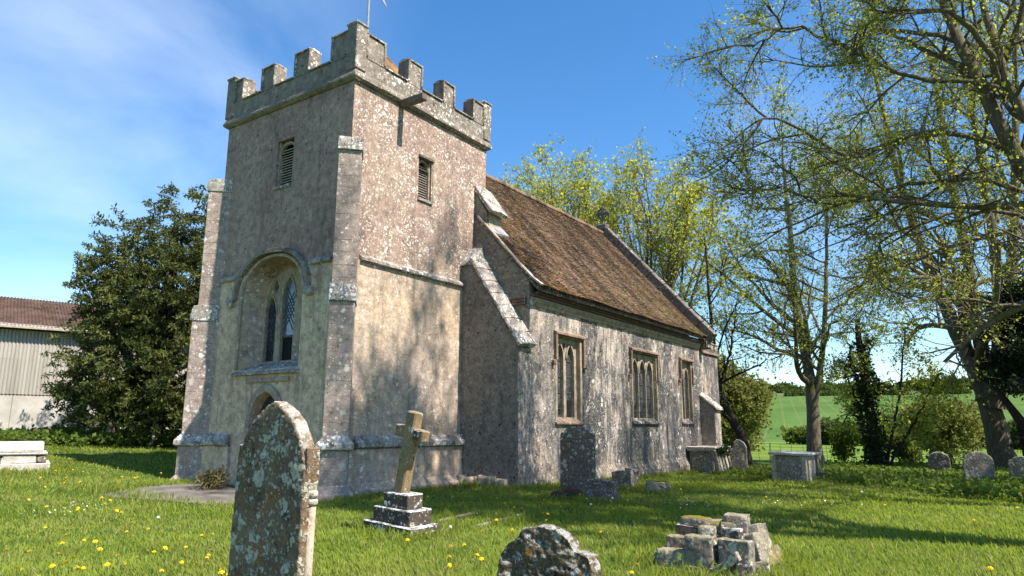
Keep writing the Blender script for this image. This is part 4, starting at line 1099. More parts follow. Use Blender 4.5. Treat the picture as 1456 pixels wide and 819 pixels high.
blk(.58, -.44, .25, .5, .16, .26, .05, -.3, .1); blk(-.12, -.66, .0, .24, .18, .18, .3, -.2, .1)
blk(-.47, -.52, .02, .16, .2, .16, .2, 0, .2, 'hs_step'); blk(-.50, .12, .05, .08, .9, .07, .0, 0, 0)
rt_.scale = (.92, .84, .98)
# chest tomb with slab lid
ct = empty('chest_tomb', (13.85, -6.85, hz(13.85, -6.85)), 0, 'pale chest tomb with oversailing ledger slab standing alone on the grass', 'tomb')
MB().box(-.90, .90, -.46, .46, -.3, .90).build('core', 'hs_grey', ct)
MB().box(-.96, -.902, -.44, .44, .0, .88).build('end_panel', 'rubble', ct, bevel=.008, jit=.004)
MB().box(.902, .96, -.44, .44, .0, .88).build('end_panel', 'tomb_pale', ct, bevel=.008)
for a, b2 in ((-.66, -.02), (.02, .66)):
    MB().box(a, b2, -.50, -.462, .02, .88).build('side_panel', 'tomb_pale', ct, bevel=.01, jit=.006)
    MB().box(a, b2, .462, .50, .02, .88).build('side_panel', 'tomb_pale', ct, bevel=.01)
for a in (-.93, .80):
    for s_ in (-.53, .40):
        MB().box(a - .05, a + .15, s_, s_ + .13, -.2, .885).build('corner_pilaster', 'tomb_pale', ct, bevel=.012, jit=.006)
o = MB().box(-.98, -.78, -.62, -.535, -.2, .9).build('leaning_panel', 'rubble', ct, bevel=.01); o.rotation_euler = (.07, 0, .1); o.location = (1.5, 0, 0)
MB().box(-1.0, 1.0, -.57, .57, -.25, .06).build('plinth', 'hs_grey', ct, bevel=.03, jit=.01)
o = MB().box(-1.06, 1.06, -.62, .62, .90, .985).build('ledger', 'tomb_white', ct, bevel=.02, jit=.006); o.rotation_euler = (.02, .008, 0)
# altar tomb against the chancel, its side slabs leaning out
at_ = empty('altar_tomb', (17.55, -2.62, hz(17.5, -2.6)), 0, 'stone altar tomb with leaning side slabs and ivy against the chancel wall', 'tomb')
MB().box(-.78, .95, -.40, .40, -.3, .92).build('core', 'hs_grey', at_)
MB().box(-.84, -.782, -.46, .5, -.1, .92).build('end_panel', 'hs_grey', at_, bevel=.008, jit=.004)
MB().prism([(-.55, .92), (-.55, .98), (-.60, 1.03), (-.60, 1.08), (.62, 1.08), (.62, 1.03), (.56, .98), (.56, .92)], X3(0), -.95, 1.1).build('ledger', 'tomb_pale', at_, bevel=.012, jit=.006)
for i, (x_, tl_) in enumerate(((-.72, .18), (-.38, .20), (.02, .24), (.42, .22), (.78, .2))):
    o = MB().prism([(-.07, -.15), (.07, -.15), (.07, .95), (.05, 1.0), (-.07, .96)], X3(-.10), 0, .2).build('side_slab', 'tomb_pale' if i % 2 else 'rubble', at_, bevel=.02, jit=.008, seed=i)
    o.location = (x_, -.66, 0); o.rotation_euler = (-tl_, 0, .05)
# left table tomb: plinth, step, upper tomb out of frame
tt = empty('table_tomb', (-3.25, 10.15, hz(-3, 10)), math.radians(-21), 'white lichened stepped tomb with moulded cap at the left edge of the picture', 'tomb')
MB().box(-2.2, 1.42, -.86, .9, -.3, .16).build('base_course', 'tomb_white', tt, bevel=.02, jit=.01)
xx = -2.1; i = 0
while xx < 1.3:
    w_ = [.55, .75, .62, .48, .8][i % 5]; w_ = min(w_, 1.32 - xx)
    MB().box(xx + .006, xx + w_ - .006, -.80, -.3, .162, .37).build('rubble_block', 'rubble' if i % 2 else 'tomb_white', tt, bevel=.03, jit=.02, seed=i); xx += w_; i += 1
MB().box(-2.1, 1.31, -.32, .8, .162, .368).build('core', 'tomb_white', tt)
MB().box(-2.12, 1.33, -.83, .85, .372, .44).build('course', 'tomb_white', tt, bevel=.02, jit=.008)
MB().prism([(-.72, .442), (-.72, .50), (-.62, .72), (.62, .72), (.72, .5), (.72, .442)], lambda u, v, d: (d, u, v), -2.1, 1.22).build('step', 'tomb_white', tt, bevel=.02, jit=.01)
MB().box(-2.0, -.22, -.5, .5, .722, 1.13).build('pedestal', 'tomb_pale', tt, bevel=.01)
MB().box(-.215, -.03, -.54, -.36, .722, 1.10).build('corner_pilaster', 'tomb_white', tt, bevel=.015)
MB().prism([(-.52, 1.132), (-.68, 1.2), (-.70, 1.27), (.70, 1.27), (.68, 1.2), (.52, 1.132)], lambda u, v, d: (d, u, v), -2.2, .18).build('cap', 'tomb_white', tt, bevel=.015)
# grave kerb in the grass
gk = empty('grave_kerb', (-1.02, -4.95, 0), math.radians(8), 'thin stone kerb of a sunken grave in the grass right of the cross', 'kerb')
for (x0, x1, y0, y1) in ((-.85, -.02, -.48, -.40), (0.0, .82, -.49, -.41), (-.85, .82, .40, .47), (.78, .85, -.40, .39)):
    MB().box(x0, x1, y0, y1, -.1, .05).build('kerb_stone', 'rubble', gk, bevel=.015, jit=.008)

# ------------------------------------------------------------------ barn
ba = math.radians(-18)
bn = empty('barn', (2.05, 26.29, 1.3), ba, 'corrugated cement barn with mossy brown roof behind the yew', 'barn')
SH = 5.0; LOW = 1.72
def corr(w, h, amp, pitch, n_per=6, thick=.01):
    k = int(w / pitch * n_per); V = []; F_ = []
    for i in range(k + 1):
        u = w * i / k; d = amp * math.cos(2 * PI * u / pitch)
        V += [(u, d, 0), (u, d, h)]
    for i in range(k): F_.append((2 * i, 2 * i + 2, 2 * i + 3, 2 * i + 1))
    b0 = len(V)
    V += [(0, thick + amp, 0), (w, thick + amp, 0), (w, thick + amp, h), (0, thick + amp, h)]; F_.append((b0 + 3, b0 + 2, b0 + 1, b0))
    m = MB().add(V, F_).mesh('wall_sheet'); return m
shw = 1.05
m1 = corr(shw, 1.72, .024, .15); m2 = corr(shw, 1.72, .035, .15)
NB = 22
MB().box(-9.5, NB * shw - 9.5, .12, .3, -.6, SH + .1).build('frame_wall', 'concrete', bn)
for j in range(2):
    for i in range(NB):
        o = link('wall_sheet', m1, 'sheet', bn); o.location = (-9.5 + i * shw, -.03 + j * .012 if True else 0, LOW + j * 1.66)
for i in range(9):
    MB().box(-9.5 + i * 2.6, -9.5 + i * 2.6 + 2.59, .0, .118, -.6, LOW - .04).build('concrete_panel', 'concrete', bn, bevel=.01)
rl = 6.6; ra = math.radians(20)
k = 9
rm = corr(1.05, rl / 3 + .08, .03, .15)
for i in range(NB):
    for j in range(3):
        o = link('roof_sheet', rm, 'sheetroof', bn)
        s = j * rl / 3
        o.location = (-9.55 + i * shw, -.35 + s * math.cos(ra), SH - .1 + s * math.sin(ra) + .02 * j)
        o.rotation_euler = (-(PI / 2 - ra), 0, 0)
MB().prism([(-.3, SH - .2), (-.35 + rl * math.cos(ra), SH - .2 + rl * math.sin(ra)), (13.0, SH - .2)], X3(0), -9.5, NB * shw - 9.5).build('roof_core', 'sheetroof', bn)
MB().prism([(.3, -.6), (.3, SH - .2), (5.9, SH + 1.9), (12.5, SH - .2), (12.5, -.6)], X3(0), -9.45, NB * shw - 9.6).build('gable_wall', 'concrete', bn)
for i in range(8):
    MB().box(-9 + i * 2.7, -8.3 + i * 2.7, -.35 + rl * math.cos(ra) * .72, -.35 + rl * math.cos(ra) * .76, SH + rl * math.sin(ra) * .72 - .05, SH + rl * math.sin(ra) * .76 + .12).build('roof_vent', 'sheetroof', bn, bevel=.02)
MB().prism([(-.5, SH - .16), (-.3, SH - .12), (-.3, SH - .02), (-.5, SH - .06)], X3(0), -9.5, NB * shw - 9.5).build('eaves_edge', 'tomb_pale', bn)

# ------------------------------------------------------------------ wire fence on iron posts
fn_ = empty('wire_fence', (0, 0, 0), 0, 'thin wire fence on iron posts between churchyard and pasture', 'fence')
FP = [(33.2, 9.0), (33.0, 6.5), (32.8, 4.0), (32.6, 1.4), (32.2, -1.2), (31.8, -3.8), (31.3, -6.4), (30.8, -9.0), (30.2, -11.6), (29.6, -14.2), (29.0, -16.8), (28.4, -19.4)]
pm = MB().tube([(0, 0, -.3), (0, 0, .55), (0, 0, 1.15)], [.035, .03, .028], 6).mesh('post')
for i, (px, py) in enumerate(FP):
    o = link('post', pm, 'iron', fn_); o.location = (px, py, hz(px, py)); o.rotation_euler = (.04 * math.sin(i * 2.1), .05 * math.cos(i * 1.7), 0)
for zz in (.28, .5, .72, .92, 1.1):
    mb = MB(); mb.tube([(px, py, hz(px, py) + zz + .015 * math.sin(i * 3 + zz)) for i, (px, py) in enumerate(FP)], .009, 4); mb.build('wire', 'iron', fn_)
pk = MB()
for a, b2 in zip(FP[:-1], FP[1:]):
    for t in np.linspace(0, 1, 5)[1:-1]:
        x_ = a[0] + (b2[0] - a[0]) * t; y_ = a[1] + (b2[1] - a[1]) * t
        pk.tube([(x_, y_, hz(x_, y_)), (x_, y_, hz(x_, y_) + 1.05)], .012, 4)
pk.build('dropper', 'iron', fn_)
fs = empty('finial_stump', (27.6, 1.0, hz(27.6, 1.0)), 0, 'small dark iron grave marker with cross arms near the fence', 'grave marker')
MB().tube([(0, 0, -.2), (0, 0, .75), (.0, 0, 1.0)], [.09, .08, .06], 8).build('shaft', 'iron', fs)
MB().box(-.05, .05, -.28, .28, .62, .74).build('arm', 'iron', fs, bevel=.02)
MB().tube([(0, 0, .96), (0, 0, 1.06), (0, 0, 1.14), (0, 0, 1.2)], [.05, .1, .09, .03], 8).build('knob', 'iron', fs)

# ------------------------------------------------------------------ trees
def unit(a): return a / np.maximum(np.linalg.norm(a, axis=-1, keepdims=True), 1e-9)
def grow(P0, D0, Ln, K, wig, trop, rg, bend=None):
    n_ = len(P0); pts = np.zeros((n_, K + 1, 3)); pts[:, 0] = P0; d = unit(D0.copy())
    for k in range(K):
        d = unit(d + rg.normal(0, wig, (n_, 3)) + np.array([0, 0, trop]) / K)
        pts[:, k + 1] = pts[:, k] + d * (Ln / K)[:, None]
    return pts
def tubes(pts, rad, S):
    n_, K, _ = pts.shape
    T = np.gradient(pts, axis=1); T = unit(T)
    ref = np.where(np.abs(T[..., 2:3]) > .9, np.array([1., 0, 0]), np.array([0, 0, 1.]))
    A = unit(np.cross(T, ref)); B = np.cross(T, A)
    an = np.arange(S) * 2 * PI / S
    V = pts[:, :, None, :] + rad[:, :, None, None] * (A[:, :, None, :] * np.cos(an)[None, None, :, None] + B[:, :, None, :] * np.sin(an)[None, None, :, None])
    base = (np.arange(n_)[:, None, None] * K + np.arange(K - 1)[None, :, None]) * S
    j = np.arange(S)[None, None, :]; j2 = (j + 1) % S
    F_ = np.stack([base + j, base + j2, base + S + j2, base + S + j], -1).reshape(-1, 4)
    return V.reshape(-1, 3), F_
def sub(pts, per, t0, t1, ang, angv, rg, up=0.0):
    """children along parents: start points, directions, parameter t, parent index"""
    n_, K, _ = pts.shape
    par = np.repeat(np.arange(n_), per)
    t = t0 + (t1 - t0) * ((np.tile(np.arange(per), n_) + rg.uniform(0, 1, n_ * per)) / per)
    f = t * (K - 1); i = np.minimum(f.astype(int), K - 2); fr = (f - i)[:, None]
    p = pts[par, i] * (1 - fr) + pts[par, i + 1] * fr
    T = unit(pts[par, i + 1] - pts[par, i])
    r = unit(np.cross(T, rg.normal(0, 1, T.shape)))
    a = np.radians(ang + rg.normal(0, angv, len(par)))[:, None]
    d = unit(T * np.cos(a) + r * np.sin(a) + np.array([0, 0, up]))
    return p, d, t, par
def leaf_mesh(P, size, rg, droop=0.0, aspect=.75, sv=.3):
    n_ = len(P)
    a = unit(rg.normal(0, 1, (n_, 3)) + np.array([0, 0, -droop])); b2 = unit(np.cross(a, rg.normal(0, 1, (n_, 3))))
    s = (size * np.exp(rg.normal(0, sv, n_)))[:, None]
    V = np.stack([P, P + a * s * .55 + b2 * s * aspect * .5, P + a * s, P + a * s * .55 - b2 * s * aspect * .5], 1)
    return V.reshape(-1, 3), np.arange(n_ * 4).reshape(-1, 4)
def tree(name, label, stems, levels, leaf, bark, leafmat, seed, cat='tree', group=None, keep=None, outer=0.8):
    """stems: list of [(points), r0, r1]; levels: dicts; leaf: (per twig, size, spread)"""
    rg = np.random.default_rng(seed)
    b0 = stems[0][0][0]
    root = empty(name, (b0[0], b0[1], hz(b0[0], b0[1])), 0, label, cat, group)
    Vs = []; Fs = []; off = 0
    def addt(pts, rad, S):
        nonlocal off
        V, F_ = tubes(pts, rad, S); Vs.append(V); Fs.append(F_ + off); off += len(V)
    sp = []; sr = []
    for pts, r0, r1 in stems:
        pts = np.array(pts, float); K = 24
        tt_ = np.linspace(0, len(pts) - 1, K); i = np.minimum(tt_.astype(int), len(pts) - 2); fr = (tt_ - i)[:, None]
        # smooth interpolation through the given points
        pm_ = np.concatenate([[2 * pts[0] - pts[1]], pts, [2 * pts[-1] - pts[-2]]])
        p0, p1, p2, p3 = pm_[i], pm_[i + 1], pm_[i + 2], pm_[i + 3]
        q_ = .5 * ((2 * p1) + (-p0 + p2) * fr + (2 * p0 - 5 * p1 + 4 * p2 - p3) * fr ** 2 + (-p0 + 3 * p1 - 3 * p2 + p3) * fr ** 3)
        q_[1:] += rg.normal(0, .02 if r0 > .15 else .035, (K - 1, 3))
        rad = r0 + (r1 - r0) * np.linspace(0, 1, K) ** .8
        if pts[0][2] < 3: rad[0] *= 1.45; rad[1] *= 1.08
        addt(q_[None], rad[None], 9); sp.append(q_); sr.append(rad)
    cur = np.array(sp); crad = np.array(sr); clen = np.array([np.linalg.norm(np.diff(p, axis=0), axis=1).sum() for p in sp])
    tw_ = cur
    for li, lv in enumerate(levels):
        p, d, t, par = sub(cur, lv['n'], lv['t0'], lv.get('t1', 1.0), lv['ang'], lv.get('av', 12), rg, lv.get('up', 0))
        ln = clen[par] * lv['ratio'] * (1 - lv.get('taper', .5) * (t - lv['t0'])) * np.exp(rg.normal(0, .22, len(t)))
        if 'len' in lv: ln = lv['len'] * np.exp(rg.normal(0, .25, len(t)))
        if keep is not None:
            m_ = keep(p + d * ln[:, None] * .5); p, d, t, par, ln = p[m_], d[m_], t[m_], par[m_], ln[m_]
        K = lv.get('K', 5)
        pts = grow(p, d, ln, K, lv.get('wig', .15), lv.get('trop', .2), rg)
        ci = np.minimum((t * (cur.shape[1] - 1)).astype(int), cur.shape[1] - 1)
        rr = np.minimum(crad[par, ci] * lv.get('rr', .6), ln * .045)
        rr = np.maximum(rr, lv.get('rmin', .008))
        rad = rr[:, None] * np.linspace(1, .35, K + 1)[None]
        addt(pts, rad, lv.get('S', 4))
        cur, crad, clen = pts, rad, ln
    wood = link('trunk', np_mesh('trunk', np.concatenate(Vs), np.concatenate(Fs), True), bark, root)
    wood.matrix_parent_inverse = Matrix.Translation(-root.location)
    per, size, spread = leaf
    n_ = len(cur)
    t = rg.uniform(.0, 1, (n_, per)) ** .6; f = t * (cur.shape[1] - 1); i = np.minimum(f.astype(int), cur.shape[1] - 2); fr = (f - i)[..., None]
    ar = np.arange(n_)[:, None]
    LP = cur[ar, i] * (1 - fr) + cur[ar, i + 1] * fr + rg.normal(0, spread, (n_, per, 3))
    # leafing is uneven over the crown
    LP = LP.reshape(-1, 3)
    # foliage sits on the outside of the crown; the inner boughs stay bare
    cc = np.array([np.median(LP[:, 0]), np.median(LP[:, 1]), np.percentile(LP[:, 2], 25)])
    q_ = (LP - cc) / np.maximum(np.percentile(np.abs(LP - cc), 95, axis=0), .1); q_[:, 2] = np.maximum(q_[:, 2], q_[:, 2] * -.5)
    rr_ = np.linalg.norm(q_, axis=1)
    LP = LP[rg.uniform(0, 1, len(LP)) < np.clip(1 - outer + outer * (rr_ / .95) ** 1.5, 0, 1)]
    V, F_ = leaf_mesh(LP, size, rg, .5)
    lf = link('crown', np_mesh('crown', V, F_), leafmat, root)
    lf.matrix_parent_inverse = Matrix.Translation(-root.location)
    return root, len(F_), sum(len(f) for f in Fs)

def lime_levels(n1=16, n2=9, n3=7, t0=.3, ang=45, r1=.42, trop=.5, l3=.9, S2=4, n2t0=.15, rm=.012, up=.15):
    return [dict(n=n1, t0=t0, ang=ang, av=12, ratio=r1, taper=.55, K=7, wig=.13, trop=trop, S=6, rr=.55, rmin=.03, up=up),
            dict(n=n2, t0=n2t0, ang=42, av=14, ratio=.42, taper=.5, K=5, wig=.16, trop=trop * .7, S=S2, rr=.5, rmin=.014, up=.05),
            dict(n=n3, t0=.15, ang=42, av=16, ratio=.4, len=l3, K=3, wig=.2, trop=.1, S=3, rr=.5, rmin=rm)]
G_FAR = 'lime trees rising behind the nave roof'
def g0(x, y): return hz(x, y)
cnt = []
def T(*a, **k):
    r = tree(*a, **k); cnt.append((a[0], r[1], r[2])); return r[0]
# two limes beyond the nave
def dome_stems(bx, by, z, fork, cx, cy, zc, rx, rz, n_, r0, seed):
    """a bole that breaks into many ascending limbs whose tips make a rounded crown"""
    r = np.random.default_rng(seed)
    st_ = [([(bx, by, z - .2), (bx + .05, by, z + fork * .5), (bx, by + .05, z + fork)], r0, r0 * .8)]
    for i in range(n_):
        ct = 1 - (i + .5) / n_ * .95; sn = math.sqrt(max(0, 1 - ct * ct)); ph = i * 2.39996 + r.uniform(-.3, .3)
        k = r.uniform(.72, .96)
        e = Vector((cx + rx * sn * math.cos(ph) * k, cy + rx * sn * math.sin(ph) * k, zc + rz * ct * k))
        f = Vector((bx, by, z + fork * r.uniform(.7, 1.0)))
        m1 = f.lerp(e, .38) + Vector(((e.x - f.x) * .10, (e.y - f.y) * .10, -.03 * (e.z - f.z))) + Vector(r.normal(0, .25, 3))
        m2 = f.lerp(e, .72) + Vector(((e.x - f.x) * .08, (e.y - f.y) * .08, 0)) + Vector(r.normal(0, .25, 3))
        st_.append(([f, m1, m2, e], r0 * .42, .035))
    return st_
DL_ = [dict(n=10, t0=.34, ang=34, av=12, ratio=.26, taper=.5, K=5, wig=.12, trop=.35, S=4, rr=.5, rmin=.02), dict(n=7, t0=.2, ang=38, av=14, ratio=.45, K=4, wig=.15, trop=.3, S=3, rr=.5, rmin=.014), dict(n=4, t0=.2, ang=38, av=14, ratio=.4, len=.6, K=3, wig=.18, trop=.2, S=3, rmin=.010)]
z = g0(37, 15.4)
T('lime_tree', 'broad domed spring lime in yellow green leaf above the middle of the nave roof', dome_stems(37, 15.4, z, 6.5, 36.6, 15.8, z + 15.2, 5.6, 7.6, 20, .5, 3),
  DL_, (5, .19, .16), 'bark_far', 'leaf_far', 21, outer=.6)
z = g0(36, 7.0)
T('lime_tree', 'open domed lime tree with visible dark limbs rising right of the gable cross', dome_stems(36, 7.0, z, 7.0, 36.1, 6.9, z + 14.2, 5.0, 6.9, 17, .42, 4),
  DL_, (4, .18, .16), 'bark_far', 'leaf_far', 22, outer=.75)
# right-hand churchyard trees
z = g0(33.5, -3.4)
T('lime_tree', 'straight lime tree with mossy trunk growing behind the pale chest tomb', [([(33.5, -3.4, z - .2), (33.6, -3.5, z + 4.5), (33.8, -3.0, z + 9), (33.9, -2.9, z + 15), (34.0, -2.8, z + 20)], .46, .06), ([(33.6, -3.5, z + 3.4), (33.6, -4.2, z + 6), (33.4, -4.9, z + 11), (33.4, -5.4, z + 17)], .26, .06)],
  lime_levels(17, 9, 7, .25, 58, .34, .15, 1.0, up=.0, rm=.012), (10, .115, .09), 'bark', 'leaf_lime', 23)
z = g0(28.5, -.9)
T('small_tree', 'slender crooked tree with dark leaning trunk at the east end of the chancel', [([(28.5, -.95, z - .2), (28.4, -.7, z + 1.6), (28.2, -.1, z + 3.0), (28.1, .35, z + 5), (28.0, .5, z + 9), (27.9, .6, z + 13)], .36, .04), ([(28.3, -.2, z + 2.6), (28.2, .5, z + 3.1), (28.1, .62, z + 3.9)], .2, .05), ([(28.15, .2, z + 4.5), (28.0, -.6, z + 6.5), (27.8, -1.2, z + 9.5)], .11, .03)],
  [dict(n=11, t0=.3, ang=55, ratio=.34, K=6, wig=.18, trop=.2, S=5, rr=.5, rmin=.02), dict(n=8, t0=.15, ang=45, ratio=.42, K=4, wig=.2, trop=.1, S=3, rr=.5, rmin=.010), dict(n=5, t0=.2, ang=40, ratio=.4, len=.6, K=3, wig=.2, trop=0, S=3, rmin=.008)],
  (4, .12, .12), 'bark_dark', 'leaf_lime', 24)
z = g0(27.5, -7.4)
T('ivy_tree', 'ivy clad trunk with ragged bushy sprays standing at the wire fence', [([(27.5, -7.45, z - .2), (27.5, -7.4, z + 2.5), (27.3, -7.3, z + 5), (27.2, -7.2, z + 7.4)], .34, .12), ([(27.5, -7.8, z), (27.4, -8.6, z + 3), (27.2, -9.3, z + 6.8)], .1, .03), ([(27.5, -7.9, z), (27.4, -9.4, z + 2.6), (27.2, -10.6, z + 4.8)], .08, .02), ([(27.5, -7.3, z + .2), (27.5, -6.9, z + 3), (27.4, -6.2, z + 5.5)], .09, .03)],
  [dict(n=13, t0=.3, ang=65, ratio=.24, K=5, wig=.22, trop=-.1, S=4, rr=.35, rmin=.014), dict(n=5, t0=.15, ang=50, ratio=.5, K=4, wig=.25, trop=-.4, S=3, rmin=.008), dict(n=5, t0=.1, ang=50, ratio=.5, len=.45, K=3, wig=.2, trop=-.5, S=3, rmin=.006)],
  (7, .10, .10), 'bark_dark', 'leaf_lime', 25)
def cloud(P, name, label, mat, size, cat, rg, trunk=None, group=None, base=None, bark='bark_dark', aspect=.75, droop=.2):
    """crown given as leaf points, with an optional trunk of tubes"""
    root = empty(name, base, 0, label, cat, group)
    V, F_ = leaf_mesh(P, size, rg, droop, aspect)
    lf = link('crown', np_mesh('crown', V, F_), mat, root); lf.matrix_parent_inverse = Matrix.Translation(-Vector(base))
    if trunk:
        mb = MB()
        for pts, rad in trunk: mb.tube(pts, rad, 7)
        t_ = mb.build('trunk', bark, root, smooth=True); t_.matrix_parent_inverse = Matrix.Translation(-Vector(base))
    return root
def blobs(cs, dens, rg, shell=.55, fl=.35):
    out = []
    for (cx, cy, cz, rx, ry, rz) in cs:
        n_ = int(dens * (rx * ry + ry * rz + rx * rz) / 3)
        d = unit(rg.normal(0, 1, (n_, 3))); r = shell + (1 - shell) * rg.uniform(0, 1, (n_, 1)) ** .6
        nz_ = np.array([mnoise.noise(Vector(v) * 2.4 + Vector((cx, cy, cz))) for v in d])[:, None]
        p = d * r * (1 + fl * nz_) * np.array([rx, ry, rz]) + np.array([cx, cy, cz])
        out.append(p)
    return np.concatenate(out)
# ivy round that trunk
rgI = np.random.default_rng(31)
hI = 6.2 * rgI.uniform(0, 1, 3600) ** 1.2; aI = rgI.uniform(0, 2 * PI, 3600); rI = .30 + .24 * rgI.uniform(0, 1, 3600) + .14 * np.sin(hI * 2.3 + aI)
zI = g0(27.5, -7.4)
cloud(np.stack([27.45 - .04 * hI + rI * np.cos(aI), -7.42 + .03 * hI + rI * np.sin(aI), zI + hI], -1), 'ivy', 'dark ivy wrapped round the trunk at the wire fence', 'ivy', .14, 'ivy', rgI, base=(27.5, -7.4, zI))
# big lime at the right, several stems from one bole
z = g0(29.6, -12)
T('lime_tree', 'large many stemmed lime with arching boughs at the right beside the dark yew', [([(29.6, -12.6, z - .2), (29.8, -12.2, z + 3.6), (30.2, -11.0, z + 8), (30.6, -9.7, z + 14), (30.8, -8.8, z + 22)], .62, .10), ([(29.8, -12.3, z + 3.4), (30.4, -12.2, z + 8), (30.6, -11.9, z + 15), (31, -11.5, z + 23)], .42, .1), ([(29.7, -12.5, z + 3), (29.6, -13.6, z + 8), (29.4, -14.5, z + 14), (29.4, -15.4, z + 22)], .44, .1), ([(29.7, -12.4, z + 3.4), (28.8, -13.2, z + 8), (27.6, -13.2, z + 15), (27, -13, z + 22)], .36, .08)],
  lime_levels(11, 8, 8, .2, 56, .34, -.1, 1.0, up=.05, rm=.011), (7, .10, .08), 'bark', 'leaf_lime', 26)
# dark yew on the right edge
rgY = np.random.default_rng(41)
zY = g0(26, -14)
cs = []
for i in range(46):
    h_ = rgY.uniform(1.2, 8.6); a_ = rgY.uniform(0, 2 * PI); R_ = (3.4 if h_ < 5 else 3.4 * (9.6 - h_) / 4.6) * math.sqrt(rgY.uniform(.1, 1))
    cs.append((26.3 + R_ * math.cos(a_), -15.0 + R_ * math.sin(a_), zY + h_, rgY.uniform(.8, 1.4), rgY.uniform(.8, 1.4), rgY.uniform(.4, .7)))
PY = blobs(cs, 900, rgY, .3, .5)
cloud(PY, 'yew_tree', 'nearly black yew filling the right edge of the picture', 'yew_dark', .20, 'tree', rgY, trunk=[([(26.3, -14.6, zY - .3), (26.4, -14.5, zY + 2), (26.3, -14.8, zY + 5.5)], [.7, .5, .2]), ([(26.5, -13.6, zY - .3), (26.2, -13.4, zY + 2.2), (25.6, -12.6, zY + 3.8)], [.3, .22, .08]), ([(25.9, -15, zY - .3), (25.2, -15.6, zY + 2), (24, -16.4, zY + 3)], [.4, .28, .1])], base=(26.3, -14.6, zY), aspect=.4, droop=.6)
# the great yew left of the tower: ascending boughs carrying drooping sprays
rg = np.random.default_rng(51)
zl = g0(4.7, 16.9)
yb = (4.7, 16.9, zl)
boughs = []
spr = []
trk = [([(4.7, 16.9, zl - .3), (4.8, 17.0, zl + 2.0), (5.0, 17.1, zl + 6), (5.2, 17.1, zl + 10)], [.75, .55, .32, .06])]
tops = [(5.3, 16.6, 10.6, 1.4), (6.4, 15.4, 9.9, 1.4), (7.4, 14.8, 8.6, 1.4), (3.7, 17.5, 8.8, 1.6), (3.1, 18.0, 7.9, 1.2), (3.0, 17.6, 6.4, 1.4), (3.0, 17.8, 6.4, 1.0), (3.0, 17.5, 3.7, 1.1), (2.2, 17.9, 3.0, 1.1), (2.6, 17.9, 2.2, 1.0), (2.9, 17.9, 5.4, .8), (3.3, 16.2, 6.6, 1.6), (3.0, 16.4, 4.2, 1.7), (4.4, 15.2, 7.2, 1.7), (5.5, 14.6, 7.6, 1.7), (6.8, 14.0, 6.2, 1.7), (7.4, 13.8, 4.0, 1.6), (4.6, 14.6, 4.6, 1.8), (5.8, 13.8, 4.4, 1.8), (3.6, 15.4, 2.6, 1.5), (5.2, 14.2, 2.4, 1.6), (6.6, 13.4, 2.4, 1.4), (2.9, 17.0, 2.4, 1.2), (5.6, 18.2, 9.2, 1.6), (7.0, 17.0, 8.0, 1.8), (8.2, 16, 6.4, 1.8), (4.4, 19.4, 7.0, 1.8), (6.4, 19.2, 6.4, 2.0), (4.8, 16.4, 9.2, 1.5), (6.0, 15.8, 8.4, 1.6), (4.2, 16.6, 5.6, 1.7), (5.8, 15.6, 6.0, 1.8), (2.9, 17.2, 7.4, 1.2), (3.1, 17.4, 4.8, 1.0), (3.4, 16.6, 1.5, 1.2), (4.6, 15.6, 1.3, 1.2), (5.8, 14.8, 1.2, 1.2), (3.0, 18.0, 1.5, 1.0), (7.2, 14.0, 1.3, 1.1), (4.9, 18.5, 1.6, 1.6), (6.6, 17, 1.6, 1.6), (3.6, 19, 1.8, 1.4), (5.4, 16.2, 2.6, 1.6), (3.8, 17.4, 3.2, 1.6)]
for (tx, ty, tz, tr) in [(a_, b_, c_ * .96, d_) for a_, b_, c_, d_ in tops]:
    q1 = Vector((tx, ty, zl + tz)); q0 = Vector((4.8 + (tx - 4.8) * .12, 17 + (ty - 17) * .12, zl + max(.9, tz * .52)))
    mid = q0.lerp(q1, .55) + Vector((0, 0, -.25))
    trk.append(([q0, mid, q1], [.16, .10, .03]))
    n_ = int(36 * tr)
    for k in range(n_):
        t = rg.uniform(.1, 1.0)
        d = rg.normal(0, 1, 3); d /= np.linalg.norm(d); r_ = tr * rg.uniform(.25, 1.0) ** .6
        c0 = np.array(q1) + d * r_ * np.array([1, 1, .8])
        spr.append((c0, d))
# each spray: a flat tapering fan of short needle twigs, tips hanging
PP = []; NN = 62
for (c0, d) in spr:
    out = unit(np.array([d[0], d[1], .35 * d[2] + .25])); sidev = unit(np.cross(out, [0, 0, 1.]))
    ln = rg.uniform(.45, .95)
    t = rg.uniform(0, 1, NN) ** .8; s = rg.normal(0, .17, NN) * (1.15 - t)
    p = c0 + out * (t * ln)[:, None] + sidev * s[:, None] + np.array([0, 0, -1.]) * (t ** 2 * ln * .32)[:, None] + rg.normal(0, .035, (NN, 3))
    PP.append(p)
cloud(np.concatenate(PP), 'yew_tree', 'large dark green yew between the barn and the tower', 'yew', .145, 'tree', rg, trunk=trk, base=yb, aspect=.34, droop=.15)
